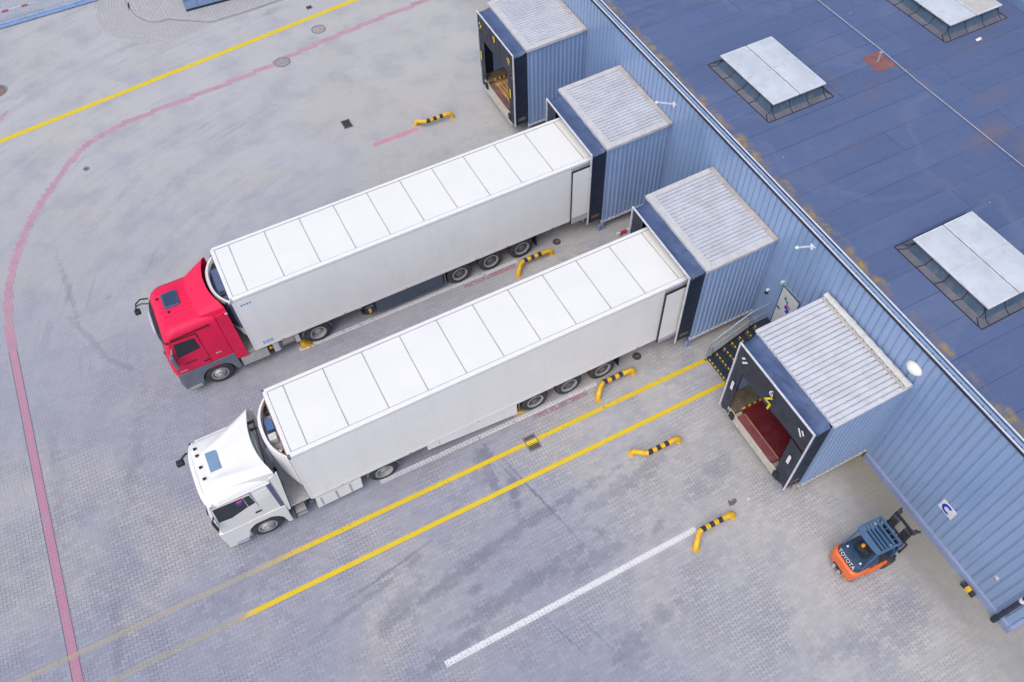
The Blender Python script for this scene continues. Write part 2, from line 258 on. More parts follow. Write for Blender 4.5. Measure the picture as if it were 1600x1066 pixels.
# ------------------------------------------------------------------ mesh builder
class MB:
    def __init__(s): s.bm = bmesh.new()
    def face(s, pts, mi=0):
        f = s.bm.faces.new([s.bm.verts.new(p) for p in pts]); f.material_index = mi; return f
    def box(s, x0, x1, y0, y1, z0, z1, mi=0, bev=0.0):
        vs = [s.bm.verts.new((x, y, z)) for x in (x0, x1) for y in (y0, y1) for z in (z0, z1)]
        fs = []
        for q in ((0, 1, 3, 2), (4, 6, 7, 5), (0, 4, 5, 1), (2, 3, 7, 6), (0, 2, 6, 4), (1, 5, 7, 3)):
            f = s.bm.faces.new([vs[i] for i in q]); f.material_index = mi; fs.append(f)
        if bev:
            es = list({e for f in fs for e in f.edges})
            bmesh.ops.bevel(s.bm, geom=es, offset=bev, segments=2, affect='EDGES', profile=0.6)
        return s
    def beam(s, p, q, w, h, mi=0, upv=(0, 0, 1)):
        p, q = Vector(p), Vector(q); d = (q - p).normalized(); u = Vector(upv)
        if abs(d.dot(u)) > .98: u = Vector((1, 0, 0))
        a = d.cross(u).normalized() * w / 2; b = a.cross(d).normalized() * h / 2
        r = [[c + i * a + j * b for i, j in ((-1, -1), (1, -1), (1, 1), (-1, 1))] for c in (p, q)]
        return s.loft(r, True, True, mi)
    def loft(s, rings, c0=True, c1=True, mi=0, closed=True):
        vr = [[s.bm.verts.new(p) for p in r] for r in rings]
        n = len(vr[0])
        for a, b in zip(vr[:-1], vr[1:]):
            for i in range(n if closed else n - 1):
                j = (i + 1) % n
                f = s.bm.faces.new((a[i], a[j], b[j], b[i])); f.material_index = mi
        if c0: f = s.bm.faces.new(vr[0][::-1]); f.material_index = mi
        if c1: f = s.bm.faces.new(vr[-1]); f.material_index = mi
        return s
    def cyl(s, p, q, r, n=16, r2=None, mi=0, c0=True, c1=True):
        p, q = Vector(p), Vector(q); d = (q - p).normalized()
        u = Vector((0, 0, 1)) if abs(d.z) < .9 else Vector((1, 0, 0))
        a = d.cross(u).normalized(); b = d.cross(a)
        r2 = r if r2 is None else r2
        rr = [[c + (a * math.cos(k * 2 * math.pi / n) + b * math.sin(k * 2 * math.pi / n)) * rad for k in range(n)] for c, rad in ((p, r), (q, r2))]
        return s.loft(rr, c0, c1, mi)
    def tube(s, pts, r, n=10, mi=0, mis=None):
        pts = [Vector(p) for p in pts]; rings = []
        a = None
        for i, c in enumerate(pts):
            d = (pts[min(i + 1, len(pts) - 1)] - pts[max(i - 1, 0)]).normalized()
            if a is None:
                u = Vector((0, 0, 1)) if abs(d.z) < .9 else Vector((1, 0, 0)); a = d.cross(u).normalized()
            else:
                a = (a - d * a.dot(d)).normalized()
            b = d.cross(a)
            rings.append([c + (a * math.cos(k * 2 * math.pi / n) + b * math.sin(k * 2 * math.pi / n)) * r for k in range(n)])
        if mis is None: return s.loft(rings, True, True, mi)
        for i in range(len(rings) - 1): s.loft([rings[i], rings[i + 1]], True, True, mis[i])
        return s
    def prism(s, poly, a, b, axes='xz', mi=0):
        def P(u, v, w): return {'xz': (u, w, v), 'yz': (w, u, v), 'xy': (u, v, w)}[axes]
        return s.loft([[P(u, v, a) for u, v in poly], [P(u, v, b) for u, v in poly]], True, True, mi)
    def lathe(s, prof, c, n=32, axis='y', mi=0, mis=None, ring=False):
        if ring: prof = list(prof) + [prof[0]]
        rings = []
        for r, h in prof:
            ring = []
            for k in range(n):
                t = k * 2 * math.pi / n
                ring.append((c[0] + r * math.cos(t), c[1] + h, c[2] + r * math.sin(t)) if axis == 'y' else (c[0] + r * math.cos(t), c[1] + r * math.sin(t), c[2] + h))
            rings.append(ring)
        if mis is None: return s.loft(rings, not ring, not ring, mi)
        vr = [[s.bm.verts.new(p) for p in r] for r in rings]
        for i in range(len(vr) - 1):
            for k in range(n):
                f = s.bm.faces.new((vr[i][k], vr[i][(k + 1) % n], vr[i + 1][(k + 1) % n], vr[i + 1][k])); f.material_index = mis[i]
        s.bm.faces.new(vr[-1]).material_index = mis[-1]
        return s
    def build(s, name, mats, parent=None, smooth=False, shear=None, bev=0.0, loc=None, ang=35):
        bm = s.bm
        if bev:
            es = [e for e in bm.edges if len(e.link_faces) == 2 and e.calc_face_angle(0) > .6]
            bmesh.ops.bevel(bm, geom=es, offset=bev, segments=2, affect='EDGES', clamp_overlap=True)
        if shear is not None:
            for v in bm.verts: v.co.x += shear * v.co.y
        bmesh.ops.recalc_face_normals(bm, faces=bm.faces[:])
        me = bpy.data.meshes.new(name); bm.to_mesh(me); bm.free()
        for mt in (mats if isinstance(mats, (list, tuple)) else [mats]): me.materials.append(mt)
        if smooth:
            for pl in me.polygons: pl.use_smooth = True
            me.set_sharp_from_angle(angle=R_(ang))
        o = bpy.data.objects.new(name, me); COL.objects.link(o)
        if parent: o.parent = parent
        if loc: o.location = loc
        return o
def tag(o, label=None, cat=None, group=None, kind=None):
    if label: o['label'] = label
    if cat: o['category'] = cat
    if group: o['group'] = group
    if kind: o['kind'] = kind
    return o
def empty(name, loc, label, cat, group=None, rz=0):
    o = bpy.data.objects.new(name, None); COL.objects.link(o); o.location = loc; o.rotation_euler.z = rz
    o.empty_display_size = 0.3
    return tag(o, label, cat, group)
def copy_tree(o, parent=None):
    c = o.copy(); COL.objects.link(c)
    if parent: c.parent = parent
    for ch in list(o.children): copy_tree(ch, c)
    return c
def text_mesh(txt, size, depth=0.004):
    cu = bpy.data.curves.new('lettering', 'FONT'); cu.body = txt; cu.size = size; cu.extrude = depth
    cu.align_x = 'CENTER'; cu.align_y = 'CENTER'
    ob = bpy.data.objects.new('lettering', cu); COL.objects.link(ob)
    me = bpy.data.meshes.new_from_object(ob.evaluated_get(bpy.context.evaluated_depsgraph_get()))
    bpy.data.objects.remove(ob); bpy.data.curves.remove(cu)
    return me
def lettering(name, txt, size, mat, org, ux, uy, parent, bold=0.0):
    me = text_mesh(txt, size); ux, uy = Vector(ux).normalized(), Vector(uy).normalized(); uz = ux.cross(uy)
    for v in me.vertices: v.co = Vector(org) + ux * v.co.x + uy * v.co.y + uz * v.co.z
    me.materials.clear(); me.materials.append(mat)
    o = bpy.data.objects.new(name, me); COL.objects.link(o); o.parent = parent
    return o

# ------------------------------------------------------------------ materials
white_panel = M('trailer_white', (.80, .80, .80), .38, var=.03, scale=.7, dirt=(.60, .60, .58), dirt_amt=.2, streak=True)
roof_white = M('trailer_roof_white', (.79, .79, .77), .5, var=.02, scale=.8, dirt=(.68, .68, .65), dirt_amt=.14)
rail_white = M('rail_white', (.80, .80, .81), .4, var=.03)
seam_grey = M('seam_grey', (.36, .36, .35), .6)
panel_joint = M('panel_joint', (.725, .73, .745), .45, var=.03)
trim_grey = M('trim_grey', (.42, .44, .50), .45, dirt=(.25, .24, .22), dirt_amt=.4)
cap_blue = M('corner_cap', (.10, .12, .22), .5)
rubber = M('tyre_rubber', (.042, .045, .055), .85, var=.25, scale=6, dirt=(.12, .12, .13), dirt_amt=.6)
rim_silver = M('rim_silver', (.46, .46, .47), .4, .35, dirt=(.16, .13, .10), dirt_amt=.5, scale=7)
rim_steel = M('rim_steel', (.13, .13, .14), .6, .2, dirt=(.15, .10, .07), dirt_amt=.55, scale=7)
rim_pale = M('rim_pale', (.40, .40, .41), .5, .1, dirt=(.3, .28, .26), dirt_amt=.5, scale=7)
black = M('black_plastic', (.018, .020, .028), .55)
dark_gap = M('dark_gap', (.012, .013, .018), .8)
chassis = M('chassis_black', (.03, .032, .04), .7, dirt=(.1, .09, .08), dirt_amt=.4)
red_paint = M('red_paint', (.76, .018, .085), .42, var=.06, scale=1.2, coat=.05, spec=.22, dirt=(.64, .06, .14), dirt_amt=.2)
white_paint = M('white_cab_paint', (.76, .76, .755), .36, var=.03, scale=1.2, coat=.2, dirt=(.60, .58, .54), dirt_amt=.16)
grey_plastic = M('grey_plastic', (.145, .175, .225), .55, dirt=(.24, .24, .25), dirt_amt=.3)
skirt_grey = M('skirt_grey', (.062, .085, .125), .5, dirt=(.11, .12, .14), dirt_amt=.35)
glass_dark = M('cab_glass', (.008, .016, .020), .06, var=.3, scale=2, spec=.8)
glass_blue = M('hatch_glass', (.075, .125, .21), .12, var=.1, spec=.6)
hatch_pale = M('hatch_glass_pale', (.20, .31, .46), .14, var=.08, spec=.5)
alu = M('aluminium', (.58, .58, .57), .38, .45, dirt=(.33, .31, .28), dirt_amt=.4, scale=4)
deck_grey = M('deck_plate', (.56, .56, .57), .5, .1, dirt=(.2, .19, .18), dirt_amt=.5)
blue_metal = M('blue_cladding', (.205, .300, .500), .36, coat=.6, var=.07, scale=.9, dirt=(.125, .18, .29), dirt_amt=.35, streak=True)
blue_trim = M('blue_trim', (.255, .315, .51), .5, dirt=(.3, .29, .33), dirt_amt=.3)
coping = M('coping_white', (.66, .70, .78), .45, dirt=(.42, .42, .45), dirt_amt=.4, scale=5)
gutter_dark = M('gutter_dark', (.020, .028, .055), .6)
dock_roof = M('dock_roof_metal', (.60, .625, .675), .42, .15, var=.10, scale=1.6, dirt=(.40, .38, .40), dirt_amt=.5)
dock_roof_old = M('dock_roof_weathered', (.66, .68, .73), .42, .15, var=.08, scale=1.6, dirt=(.42, .40, .40), dirt_amt=.45)
dock_flash = M('dock_flashing', (.60, .60, .61), .5, .1, var=.1, dirt=(.46, .41, .38), dirt_amt=.6, scale=4)
dirty_flash = M('dirty_flashing', (.47, .44, .42), .6, 0, var=.2, dirt=(.46, .30, .14), dirt_amt=.5, scale=2.3)
foam = M('foam_roll', (.74, .74, .73), .9, var=.12, scale=8, dirt=(.5, .48, .44), dirt_amt=.5, bmp=.03)
fabric = M('shelter_fabric', (.066, .105, .215), .5, var=.22, scale=1.4, dirt=(.12, .14, .22), dirt_amt=.5, bmp=.012)
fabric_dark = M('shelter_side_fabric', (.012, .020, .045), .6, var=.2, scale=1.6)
curtain = M('shelter_curtain', (.028, .033, .052), .6, var=.25, scale=1.4, dirt=(.06, .06, .07), dirt_amt=.5, bmp=.01)
frame_white = M('shelter_edge', (.64, .67, .75), .5, dirt=(.4, .4, .45), dirt_amt=.4, scale=6)
concrete = M('concrete', (.40, .385, .35), .9, var=.15, scale=2, dirt=(.2, .18, .15), dirt_amt=.6)
sill_cream = M('dock_sill', (.55, .52, .44), .8, var=.12, dirt=(.3, .27, .22), dirt_amt=.55, scale=4)
lev_red = M('leveller_red', (.135, .010, .020), .5, .1, var=.3, scale=1.2, dirt=(.09, .05, .05), dirt_amt=.7)
lev_rose = M('leveller_lip', (.21, .055, .07), .55, var=.2, scale=2, dirt=(.20, .15, .14), dirt_amt=.6)
wood = M('pallet_wood', (.50, .30, .105), .8, var=.25, scale=3)
wood_red = M('leveller_brown', (.20, .11, .095), .7, var=.25, scale=2)
yel = M('safety_yellow', (.78, .46, .012), .42, var=.14, scale=5, dirt=(.50, .42, .28), dirt_amt=.75)
blk = M('safety_black', (.022, .024, .032), .5, dirt=(.22, .22, .25), dirt_amt=.6, scale=6)
yel_mark = M('yellow_mark', (.78, .60, .02), .6)
white_mark = M('white_mark', (.72, .72, .74), .6, var=.08)
step_dark = M('stair_steel', (.030, .048, .075), .6, dirt=(.08, .09, .10), dirt_amt=.4)
rail_steel = M('galvanised_rail', (.27, .35, .42), .45, .3)
door_white = M('door_white', (.60, .62, .64), .5, var=.05)
skylid = M('skylight_lid', (.555, .60, .665), .32, var=.10, scale=1.3, dirt=(.40, .40, .42), dirt_amt=.45)
sky_edge = M('skylight_frame', (.60, .63, .68), .4)
sky_kerb = M('skylight_kerb', (.045, .085, .145), .7, var=.2, dirt=(.19, .15, .13), dirt_amt=.6, scale=1.5)
bitumen = M('bitumen_seam', (.012, .015, .03), .6)
patch_red = M('patch_red', (.24, .105, .105), .85, var=.15)
orange = M('forklift_orange', (.80, .135, .012), .36, var=.08, coat=.3, dirt=(.5, .14, .06), dirt_amt=.25)
fl_blue = M('forklift_blue', (.022, .058, .115), .4, dirt=(.05, .08, .13), dirt_amt=.4)
fl_bar = M('forklift_guard', (.055, .125, .24), .45)
amber = M('amber_lens', (.85, .30, .01), .25)
blue_letter = M('sign_blue', (.005, .02, .55), .5)
gate_blue = M('gate_blue', (.30, .43, .70), .5)
booth_blue = M('booth_panel', (.21, .31, .50), .5, var=.05)
red_mark = M('red_mark', (.66, .035, .07), .5)
iron = M('cast_iron', (.20, .185, .20), .8, var=.2, scale=9, dirt=(.12, .09, .08), dirt_amt=.5)
iron_dark = M('grate_iron', (.085, .07, .085), .75, var=.2)
pipe_dark = M('downpipe_paint', (.022, .030, .060), .45)
kerb_m = M('kerb_stone', (.43, .425, .43), .9, var=.1, scale=2)
panel_gap = M('panel_gap', (.20, .20, .22), .7)
copper = M('copper_frame', (.30, .16, .12), .5, .2)
fin_blue = M('cooler_core', (.10, .145, .25), .55, .2)
lamp_white = M('lamp_housing', (.74, .78, .84), .4)
cloth_red = M('jacket_red', (.62, .06, .07), .9)
cloth_blue = M('jacket_blue', (.03, .06, .40), .9)

def cladding_mat():
    m, t, b_ = base('blue_sheet_cladding'); p = wpos(t)
    s_ = nd(t, 'ShaderNodeSeparateXYZ'); t.links.new(p, s_.inputs[0])
    u = mth(t, 'ADD', s_.outputs[1], mth(t, 'MULTIPLY', s_.outputs[0], 1.0))
    wn = nd(t, 'ShaderNodeTexWhiteNoise', noise_dimensions='1D'); put(t, wn.inputs['W'], mth(t, 'FLOOR', mth(t, 'DIVIDE', u, 1.072)))
    run = noi(t, mapping(t, p, scale=(.22, .22, 3.0)), 1.6, 6, .7); blot = noi(t, p, .8, 5, .6)
    k = mth(t, 'ADD', mth(t, 'MULTIPLY', mth(t, 'SUBTRACT', wn.outputs['Value'], .5), .10), mth(t, 'MULTIPLY', mth(t, 'SUBTRACT', blot, .5), .16))
    v = nd(t, 'ShaderNodeVectorMath', operation='SCALE'); v.inputs[0].default_value = (.242, .350, .560); t.links.new(mth(t, 'ADD', k, 1.0), v.inputs[3])
    c = mixc(t, ramp(t, run, .50, .78, 0, .40), v.outputs[0], (.15, .20, .30))
    c = mixc(t, ramp(t, noi(t, mapping(t, p, scale=(.3, .3, 2.0)), 2.3, 5, .7), .60, .80, 0, .30), c, (.40, .42, .46))
    zz = mth(t, 'ABSOLUTE', mth(t, 'SUBTRACT', mth(t, 'FRACT', mth(t, 'DIVIDE', mth(t, 'ADD', s_.outputs[2], .45), 1.45)), .5))
    uu = mth(t, 'ABSOLUTE', mth(t, 'SUBTRACT', mth(t, 'FRACT', mth(t, 'DIVIDE', u, .268)), .35))
    scr = mth(t, 'MULTIPLY', mth(t, 'LESS_THAN', zz, .011), mth(t, 'LESS_THAN', uu, .06))
    c = mixc(t, mth(t, 'MULTIPLY', scr, .45), c, (.10, .13, .19))
    t.links.new(c, b_.inputs['Base Color']); t.links.new(ramp(t, blot, .3, .7, .30, .46), b_.inputs['Roughness']); b_.inputs['Coat Weight'].default_value = .35; b_.inputs['Coat Roughness'].default_value = .15
    bump(t, b_, blot, .003, .3)
    return m
blue_metal = cladding_mat()

# ------------------------------------------------------------------ ground, markings, pavement
SH = 0.0236
b = MB(); b.face([(-2500, -2500, 0), (2500, -2500, 0), (2500, 2500, 0), (-2500, 2500, 0)])
tag(b.build('ground', ground_mat()), kind='structure')
def sheet(name, polys, mat, z=.004):
    b = MB()
    for q in polys: b.face([(x, y, z) for x, y in q])
    return tag(b.build(name, mat), kind='structure')
def strip(x0, y0, x1, y1, w):
    d = Vector((x1 - x0, y1 - y0)).normalized(); n = Vector((-d.y, d.x)) * w / 2
    return [(x0 - n.x, y0 - n.y), (x1 - n.x, y1 - n.y), (x1 + n.x, y1 + n.y), (x0 + n.x, y0 + n.y)]
yl = (.68, .50, .02)
sheet('yellow_road_line', [strip(-20, 22.96, 40, 30.1, .30)], paint_mat('line_yellow_fresh', (.72, .55, .02), .50))
sheet('yellow_road_line', [strip(14.7, -1.08, -12, -.84, .17)], paint_mat('line_yellow_upper', yl, .55, (-3.0, -.4, .46), .25), z=.009)
sheet('yellow_road_line', [strip(14.75, -2.23, -12, -2.13, .17)], paint_mat('line_yellow_lower', yl, .52, (-3.7, -2.7, .36), .2), z=.009)
pw = paint_mat('line_white', (.66, .66, .70), .60)
sheet('white_road_line', [strip(1.55, 6.54, 10.75, 6.48, .17)], pw)
sheet('white_road_line', [strip(2.2, .04, 10.6, -.06, .17)], pw)
sheet('white_road_line', [strip(1.7, -6.34, 10.6, -6.31, .2)], paint_mat('line_white_clean', (.70, .70, .73), .50))
pr = paint_mat('line_red_worn', (.48, .24, .29), .78)
sheet('red_road_mark', [strip(8.2, 15.67, 10.4, 15.71, .25)], paint_mat('line_red_pink', (.56, .27, .33), .55))
sheet('red_road_mark', [strip(8.3, 6.26, 10.6, 6.28, .2)], pr)
sheet('red_road_mark', [strip(7.9, -.22, 10.1, -.24, .2)], pr)
# red block course that edges the turning area: single pavers, straight then curving away
def red_blocks_mat():
    m, t, b_ = base('red_pavers'); p = wpos(t); g = nd(t, 'ShaderNodeGroup'); g.node_tree = PG
    s = nd(t, 'ShaderNodeSeparateXYZ'); t.links.new(p, s.inputs[0])
    c = mixc(t, ramp(t, s.outputs[1], 4, 20), (.44, .215, .295), (.47, .305, .37))
    c = mixc(t, ramp(t, noi(t, p, 1.6, 5), .4, .7), c, (.40, .25, .34))
    c = mixc(t, mth(t, 'MULTIPLY', g.outputs['Joint'], .45), c, (.20, .09, .13))
    t.links.new(c, b_.inputs['Base Color']); b_.inputs['Roughness'].default_value = .9
    return m
RC = [(40, 26.6), (20, 25.2), (14.89, 24.77), (11.63, 24.5), (10.15, 24.3), (7.99, 24.05), (6.94, 23.85), (5.96, 23.6), (5.1, 23.5), (4.39, 23.4), (2.72, 23.25), (.61, 23.1), (-.45, 23.0), (-1.81, 22.85), (-2.92, 22.5),
      (-3.75, 22.0), (-4.34, 21.4), (-4.82, 20.8), (-5.64, 19.84), (-6.46, 18.6), (-7.02, 17.5), (-7.52, 16.3), (-7.86, 15.2), (-8.05, 14.1), (-8.15, 13.0), (-8.19, 11.9)]
cells = []
def dseg(px, py):
    best = 9
    for (ax, ay), (bx, by) in zip(RC[:-1], RC[1:]):
        dx, dy = bx - ax, by - ay; u = max(0, min(1, ((px - ax) * dx + (py - ay) * dy) / (dx * dx + dy * dy)))
        best = min(best, math.hypot(px - ax - u * dx, py - ay - u * dy))
    return best
PL, PH = .235, .152
for j in range(int(11.9 / PH), int(26.8 / PH)):
    yb = (j + .5) * PH; off = (j % 2) * PL / 2
    run = None
    for i in range(int(-18 / PL), int(44 / PL)):
        xb = i * PL / 2
        on = dseg(xb + PL / 4, yb + ((.035 if i % 2 else -.035) if yb < 20.5 else 0)) < .16
        if on and run is None: run = xb
        if not on and run is not None:
            cells.append([(run, j * PH), (xb, j * PH), (xb, (j + 1) * PH), (run, (j + 1) * PH)]); run = None
    if run is not None: cells.append([(run, j * PH), (xb, j * PH), (xb, (j + 1) * PH), (run, (j + 1) * PH)])
rb = red_blocks_mat()
sheet('red_paving_band', cells + [strip(-8.18, 11.86, -8.18, -14, .27)], rb)
sheet('red_band_joint', [strip(-8.325, 11.8, -8.325, -14, .02), strip(-8.035, 11.8, -8.035, -14, .02)], M('joint_dark', (.13, .11, .16), .9), z=.006)
sheet('red_road_mark', [[(-9.0, 24.9), (-6.78, 25.9), (-6.3, 26.65), (-6.7, 26.4), (-9.0, 25.6)]], rb, z=.005)

# raised pavement with kerb, and the sett apron round its corner
def sett_mat(name, ring):
    m, t, b_ = base(name); p = wpos(t)
    if ring:
        q = mapping(t, p, loc=(2.4, 32.4, 0)); l = nd(t, 'ShaderNodeVectorMath', operation='LENGTH'); t.links.new(q, l.inputs[0])
        s = nd(t, 'ShaderNodeSeparateXYZ'); t.links.new(q, s.inputs[0])
        a = mth(t, 'MULTIPLY', mth(t, 'ARCTAN2', s.outputs[1], s.outputs[0]), 3.0)
        cb = nd(t, 'ShaderNodeCombineXYZ'); t.links.new(a, cb.inputs[0]); t.links.new(l.outputs['Value'], cb.inputs[1]); vec = cb.outputs[0]
    else: vec = mapping(t, p, rot=(0, 0, R_(92)))
    br = nd(t, 'ShaderNodeTexBrick'); put(t, br.inputs['Vector'], vec)
    br.inputs['Color1'].default_value = (.40, .395, .41, 1); br.inputs['Color2'].default_value = (.44, .435, .445, 1); br.inputs['Mortar'].default_value = (.27, .27, .30, 1)
    br.inputs['Scale'].default_value = 1; br.inputs['Mortar Size'].default_value = .013; br.inputs['Brick Width'].default_value = .42; br.inputs['Row Height'].default_value = .17
    c = mixc(t, ramp(t, noi(t, p, 1.2, 5), .35, .7, 0, .5), br.outputs['Color'], (.36, .36, .37))
    t.links.new(c, b_.inputs['Base Color']); b_.inputs['Roughness'].default_value = .9
    return m
apron = [(.5, 42), (.72, 32.4), (1.0, 30.8), (1.7, 30.1), (2.25, 29.97), (4.28, 28.6), (3.49, 28.36), (2.75, 28.2), (2.08, 28.17), (1.4, 28.3), (.83, 28.52), (.25, 28.98), (-.24, 29.6), (-.7, 30.2), (-1.0, 30.8), (-1.05, 32), (-.95, 33.3), (-.7, 42)]
sheet('paved_apron', [apron], sett_mat('apron_setts', True))
edge = apron[5:]
sheet('apron_edging', [strip(*edge[i], *edge[i + 1], .10) for i in range(len(edge) - 1)], kerb_m, z=.008)
def smooth(pts, n=4):
    out = []
    for i in range(len(pts) - 1):
        p0, p1, p2, p3 = pts[max(i - 1, 0)], pts[i], pts[i + 1], pts[min(i + 2, len(pts) - 1)]
        for k in range(n):
            u = k / n
            out.append(tuple(.5 * (2 * p1[d] + (p2[d] - p0[d]) * u + (2 * p0[d] - 5 * p1[d] + 4 * p2[d] - p3[d]) * u * u + (3 * p1[d] - p0[d] - 3 * p2[d] + p3[d]) * u ** 3) for d in (0, 1)))
    return out + [pts[-1]]
corner = [(.62, 60)] + smooth([(.6, 60), (.70, 34.5), (.76, 32.5), (.92, 31.3), (1.35, 30.45), (1.85, 30.1), (2.4, 30.02)])[4:] + [(4.34, 28.62)]
walk = [(4.34, 28.62), (6.64, 28.62), (12, 28.95), (60, 32), (60, 60)] + corner[:-1]
b = MB(); b.prism(walk, 0, .10, 'xy'); tag(b.build('pavement', sett_mat('pavement_setts', False)), kind='structure')
b = MB()
for i in (0, 1, 2): b.loft([[(x, y, z) for x, y in strip(*walk[i], *walk[i + 1], .13)] for z in (0, .125)])
for p_, q_ in zip(corner[:-1], corner[1:]): b.loft([[(x, y, z) for x, y in strip(*p_, *q_, .07)] for z in (0, .115)])
tag(b.build('kerb', kerb_m), kind='structure')
off_ = [(x - .06, y - .03) for x, y in corner]
sheet('kerb_joint', [strip(*p_, *q_, .03) for p_, q_ in zip(off_[:-1], off_[1:])], M('joint_dark', (.13, .11, .16), .9), z=.009)

# ------------------------------------------------------------------ warehouse
def corr(u0, u1, flat, slope, valley, depth, out=0.0):
    """(u, depth) profile of trapezoid sheet"""
    r = []; u = u0
    while u < u1 - 1e-6:
        for du, dd in ((0, out), (flat, out), (flat + slope, out + depth), (flat + slope + valley, out + depth)):
            if u + du < u1: r.append((u + du, dd))
        u += flat + 2 * slope + valley
    r.append((u1, out)); return r
XW = 17.16
wh = empty('warehouse', (0, 0, 0), 'blue clad warehouse with flat dark blue roof and four dock houses', 'warehouse')
b = MB()
pr_ = corr(-13.15, 44, .20, .015, .038, .036)
b.loft([[(XW + d, y, .36) for y, d in pr_] + [(XW + .12, 44, .36), (XW + .12, -13.15, .36)], [(XW + d, y, 6.14) for y, d in pr_] + [(XW + .12, 44, 6.14), (XW + .12, -13.15, 6.14)]])
b.box(XW - .005, XW + .05, -1.24, -.36, .4, 3.15)
b.build('wall', blue_metal, wh, shear=SH)
b = MB(); b.box(XW + .125, 70, -13.15, -13.05, .0, 6.14); b.build('wall', blue_metal, wh, shear=SH)
b = MB(); b.prism([(XW - .045, 0), (XW - .045, .30), (XW - .012, .37), (XW + .10, .37), (XW + .10, 0)], -13.19, -6.84, 'xz')
b.prism([(XW - .045, 0), (XW - .045, .30), (XW - .012, .37), (XW + .10, .37), (XW + .10, 0)], -3.0, 44, 'xz')
b.box(XW - .06, XW + .75, -13.30, -13.192, 0, .40); b.box(XW + .12, 70, -13.24, -13.155, 0, .36)
b.build('plinth', blue_trim, wh, shear=SH, bev=.008)
b = MB(); b.box(XW - .09, XW - .055, -13.25, 44, 6.155, 6.195); b.build('coping', coping, wh, shear=SH, bev=.006)
b = MB(); b.box(XW - .055, XW + .16, -13.25, 44, 6.0, 6.03); b.box(XW - .055, XW - .03, -13.25, 44, 6.031, 6.19); b.build('gutter', gutter_dark, wh, shear=SH)
b = MB(); b.box(XW + .135, XW + .158, -2.7, 44, 6.031, 6.165); b.box(XW - .03, XW + .134, -2.7, 44, 6.031, 6.036); b.build('gutter', gutter_dark, wh, shear=SH)
b = MB(); b.box(XW + .135, XW + .158, -13.2, -2.705, 6.031, 6.165); b.box(XW - .03, XW + .134, -13.2, -2.705, 6.031, 6.036); b.build('gutter', M('gutter_teal', (.075, .135, .19), .4), wh, shear=SH)  # this stretch of the channel is lined in teal blue
b = MB(); b.box(XW + .16, XW + .225, -13.25, 44, 6.0, 6.155); b.build('coping', coping, wh, shear=SH, bev=.006)
for y in (7.2, 5.15, -1.9, -8.4):
    b = MB(); b.box(XW - .028, XW + .133, y, y + .09, 6.04, 6.13); b.build('gutter_bracket', blue_trim, wh, shear=SH)
b = MB(); b.box(XW + .12, 75, -13.04, 44, 5.7, 6.1); b.build('roof', roof_mat(), wh, shear=SH)
b = MB(); b.box(31.1, 75, -13.04, 44, 6.104, 6.42); b.build('roof', M('upper_roof', (.16, .24, .40), .7, var=.12), wh, shear=SH, bev=.02)
# door with stickers
b = MB(); b.box(XW - .02, XW + .06, -2.16, -1.24, 1.02, 3.08); b.build('door_frame', sky_kerb, wh, shear=SH)
dr = MB().box(XW - .035, XW + .05, -2.12, -1.29, 1.06, 3.02, bev=.008).build('door', door_white, wh, shear=SH)
b = MB(); b.cyl((XW - .09, -1.37, 2.05), (XW - .03, -1.37, 2.05), .02); b.box(XW - .10, XW - .08, -1.50, -1.35, 2.03, 2.07); b.build('handle', black, dr, shear=SH)
b = MB()
for (y, z, w, h, k) in ((-1.50, 2.66, .10, .16, 0), (-1.60, 2.58, .12, .10, 0), (-1.66, 2.46, .14, .12, 1), (-1.78, 2.42, .10, .10, 1), (-1.62, 2.32, .14, .14, 2), (-1.74, 2.26, .12, .14, 2), (-1.7, 2.14, .14, .08, 2), (-1.44, 2.8, .16, .08, 3)):
    b.box(XW - .040, XW - .0355, y - w, y, z - h / 2, z + h / 2, mi=k)
b.build('sticker', [M('sticker_green', (.03, .30, .20), .5), M('sticker_pink', (.66, .12, .22), .5), M('sticker_blue', (.03, .06, .50), .5), M('sticker_pale', (.60, .62, .35), .5)], dr, shear=SH)
# downpipe at the corner
def onwall(x, y, z): return (x + SH * y, y, z)
b = MB(); b.cyl(onwall(17.055, -12.82, .25), onwall(17.055, -12.82, 6.0), .075, 18); b.cyl(onwall(17.055, -12.82, .0), onwall(17.055, -12.82, .27), .09, 18)
for z in (.75, 3.4): b.cyl(onwall(17.055, -12.82, z), onwall(17.055, -12.82, z + .06), .088, 18)
dp = b.build('downpipe', pipe_dark, wh, smooth=True)
b = MB(); b.cyl(onwall(17.055, -12.82, 1.82), onwall(17.055, -12.82, 1.98), .092, 18); b.build('pipe_collar', lamp_white, dp, smooth=True)

# wall fittings
def wall_lamp(y, zb, tip, label):
    o = empty('wall_lamp', onwall(XW, y, zb), label, 'lamp', 'lamps on the warehouse wall')
    d = Vector(tip) - Vector(onwall(XW, y, zb)); n = d.normalized()
    b = MB(); b.box(-.03, .0, -.07, .07, -.12, .08, bev=.01); b.cyl((-.02, -.11, .06), (.0, -.11, .06), .025); b.build('mounting_plate', lamp_white, o)
    b = MB(); b.tube([(-.02, 0, 0), tuple(d * .35), tuple(d * .85)], .032, 10); b.build('arm', lamp_white, o, smooth=True)
    b = MB(); e = d * .80; b.cyl(tuple(e), tuple(d), .035, 12, .06); b.cyl(tuple(d), tuple(d * 1.08), .06, 12, .02); b.build('lamp_head', lamp_white, o, smooth=True)
wall_lamp(6.24, 5.35, (16.48, 6.24, 5.76), 'pale wall lamp on an arm above the dock roof behind the red truck')
wall_lamp(-1.72, 5.54, (16.42, -1.72, 5.86), 'pale wall lamp on an arm above the door with stickers')
o = empty('bulkhead_light', onwall(XW - .01, -6.58, 5.2), 'white oval dome light on the wall above the empty red dock', 'lamp')
b = MB(); rings = []
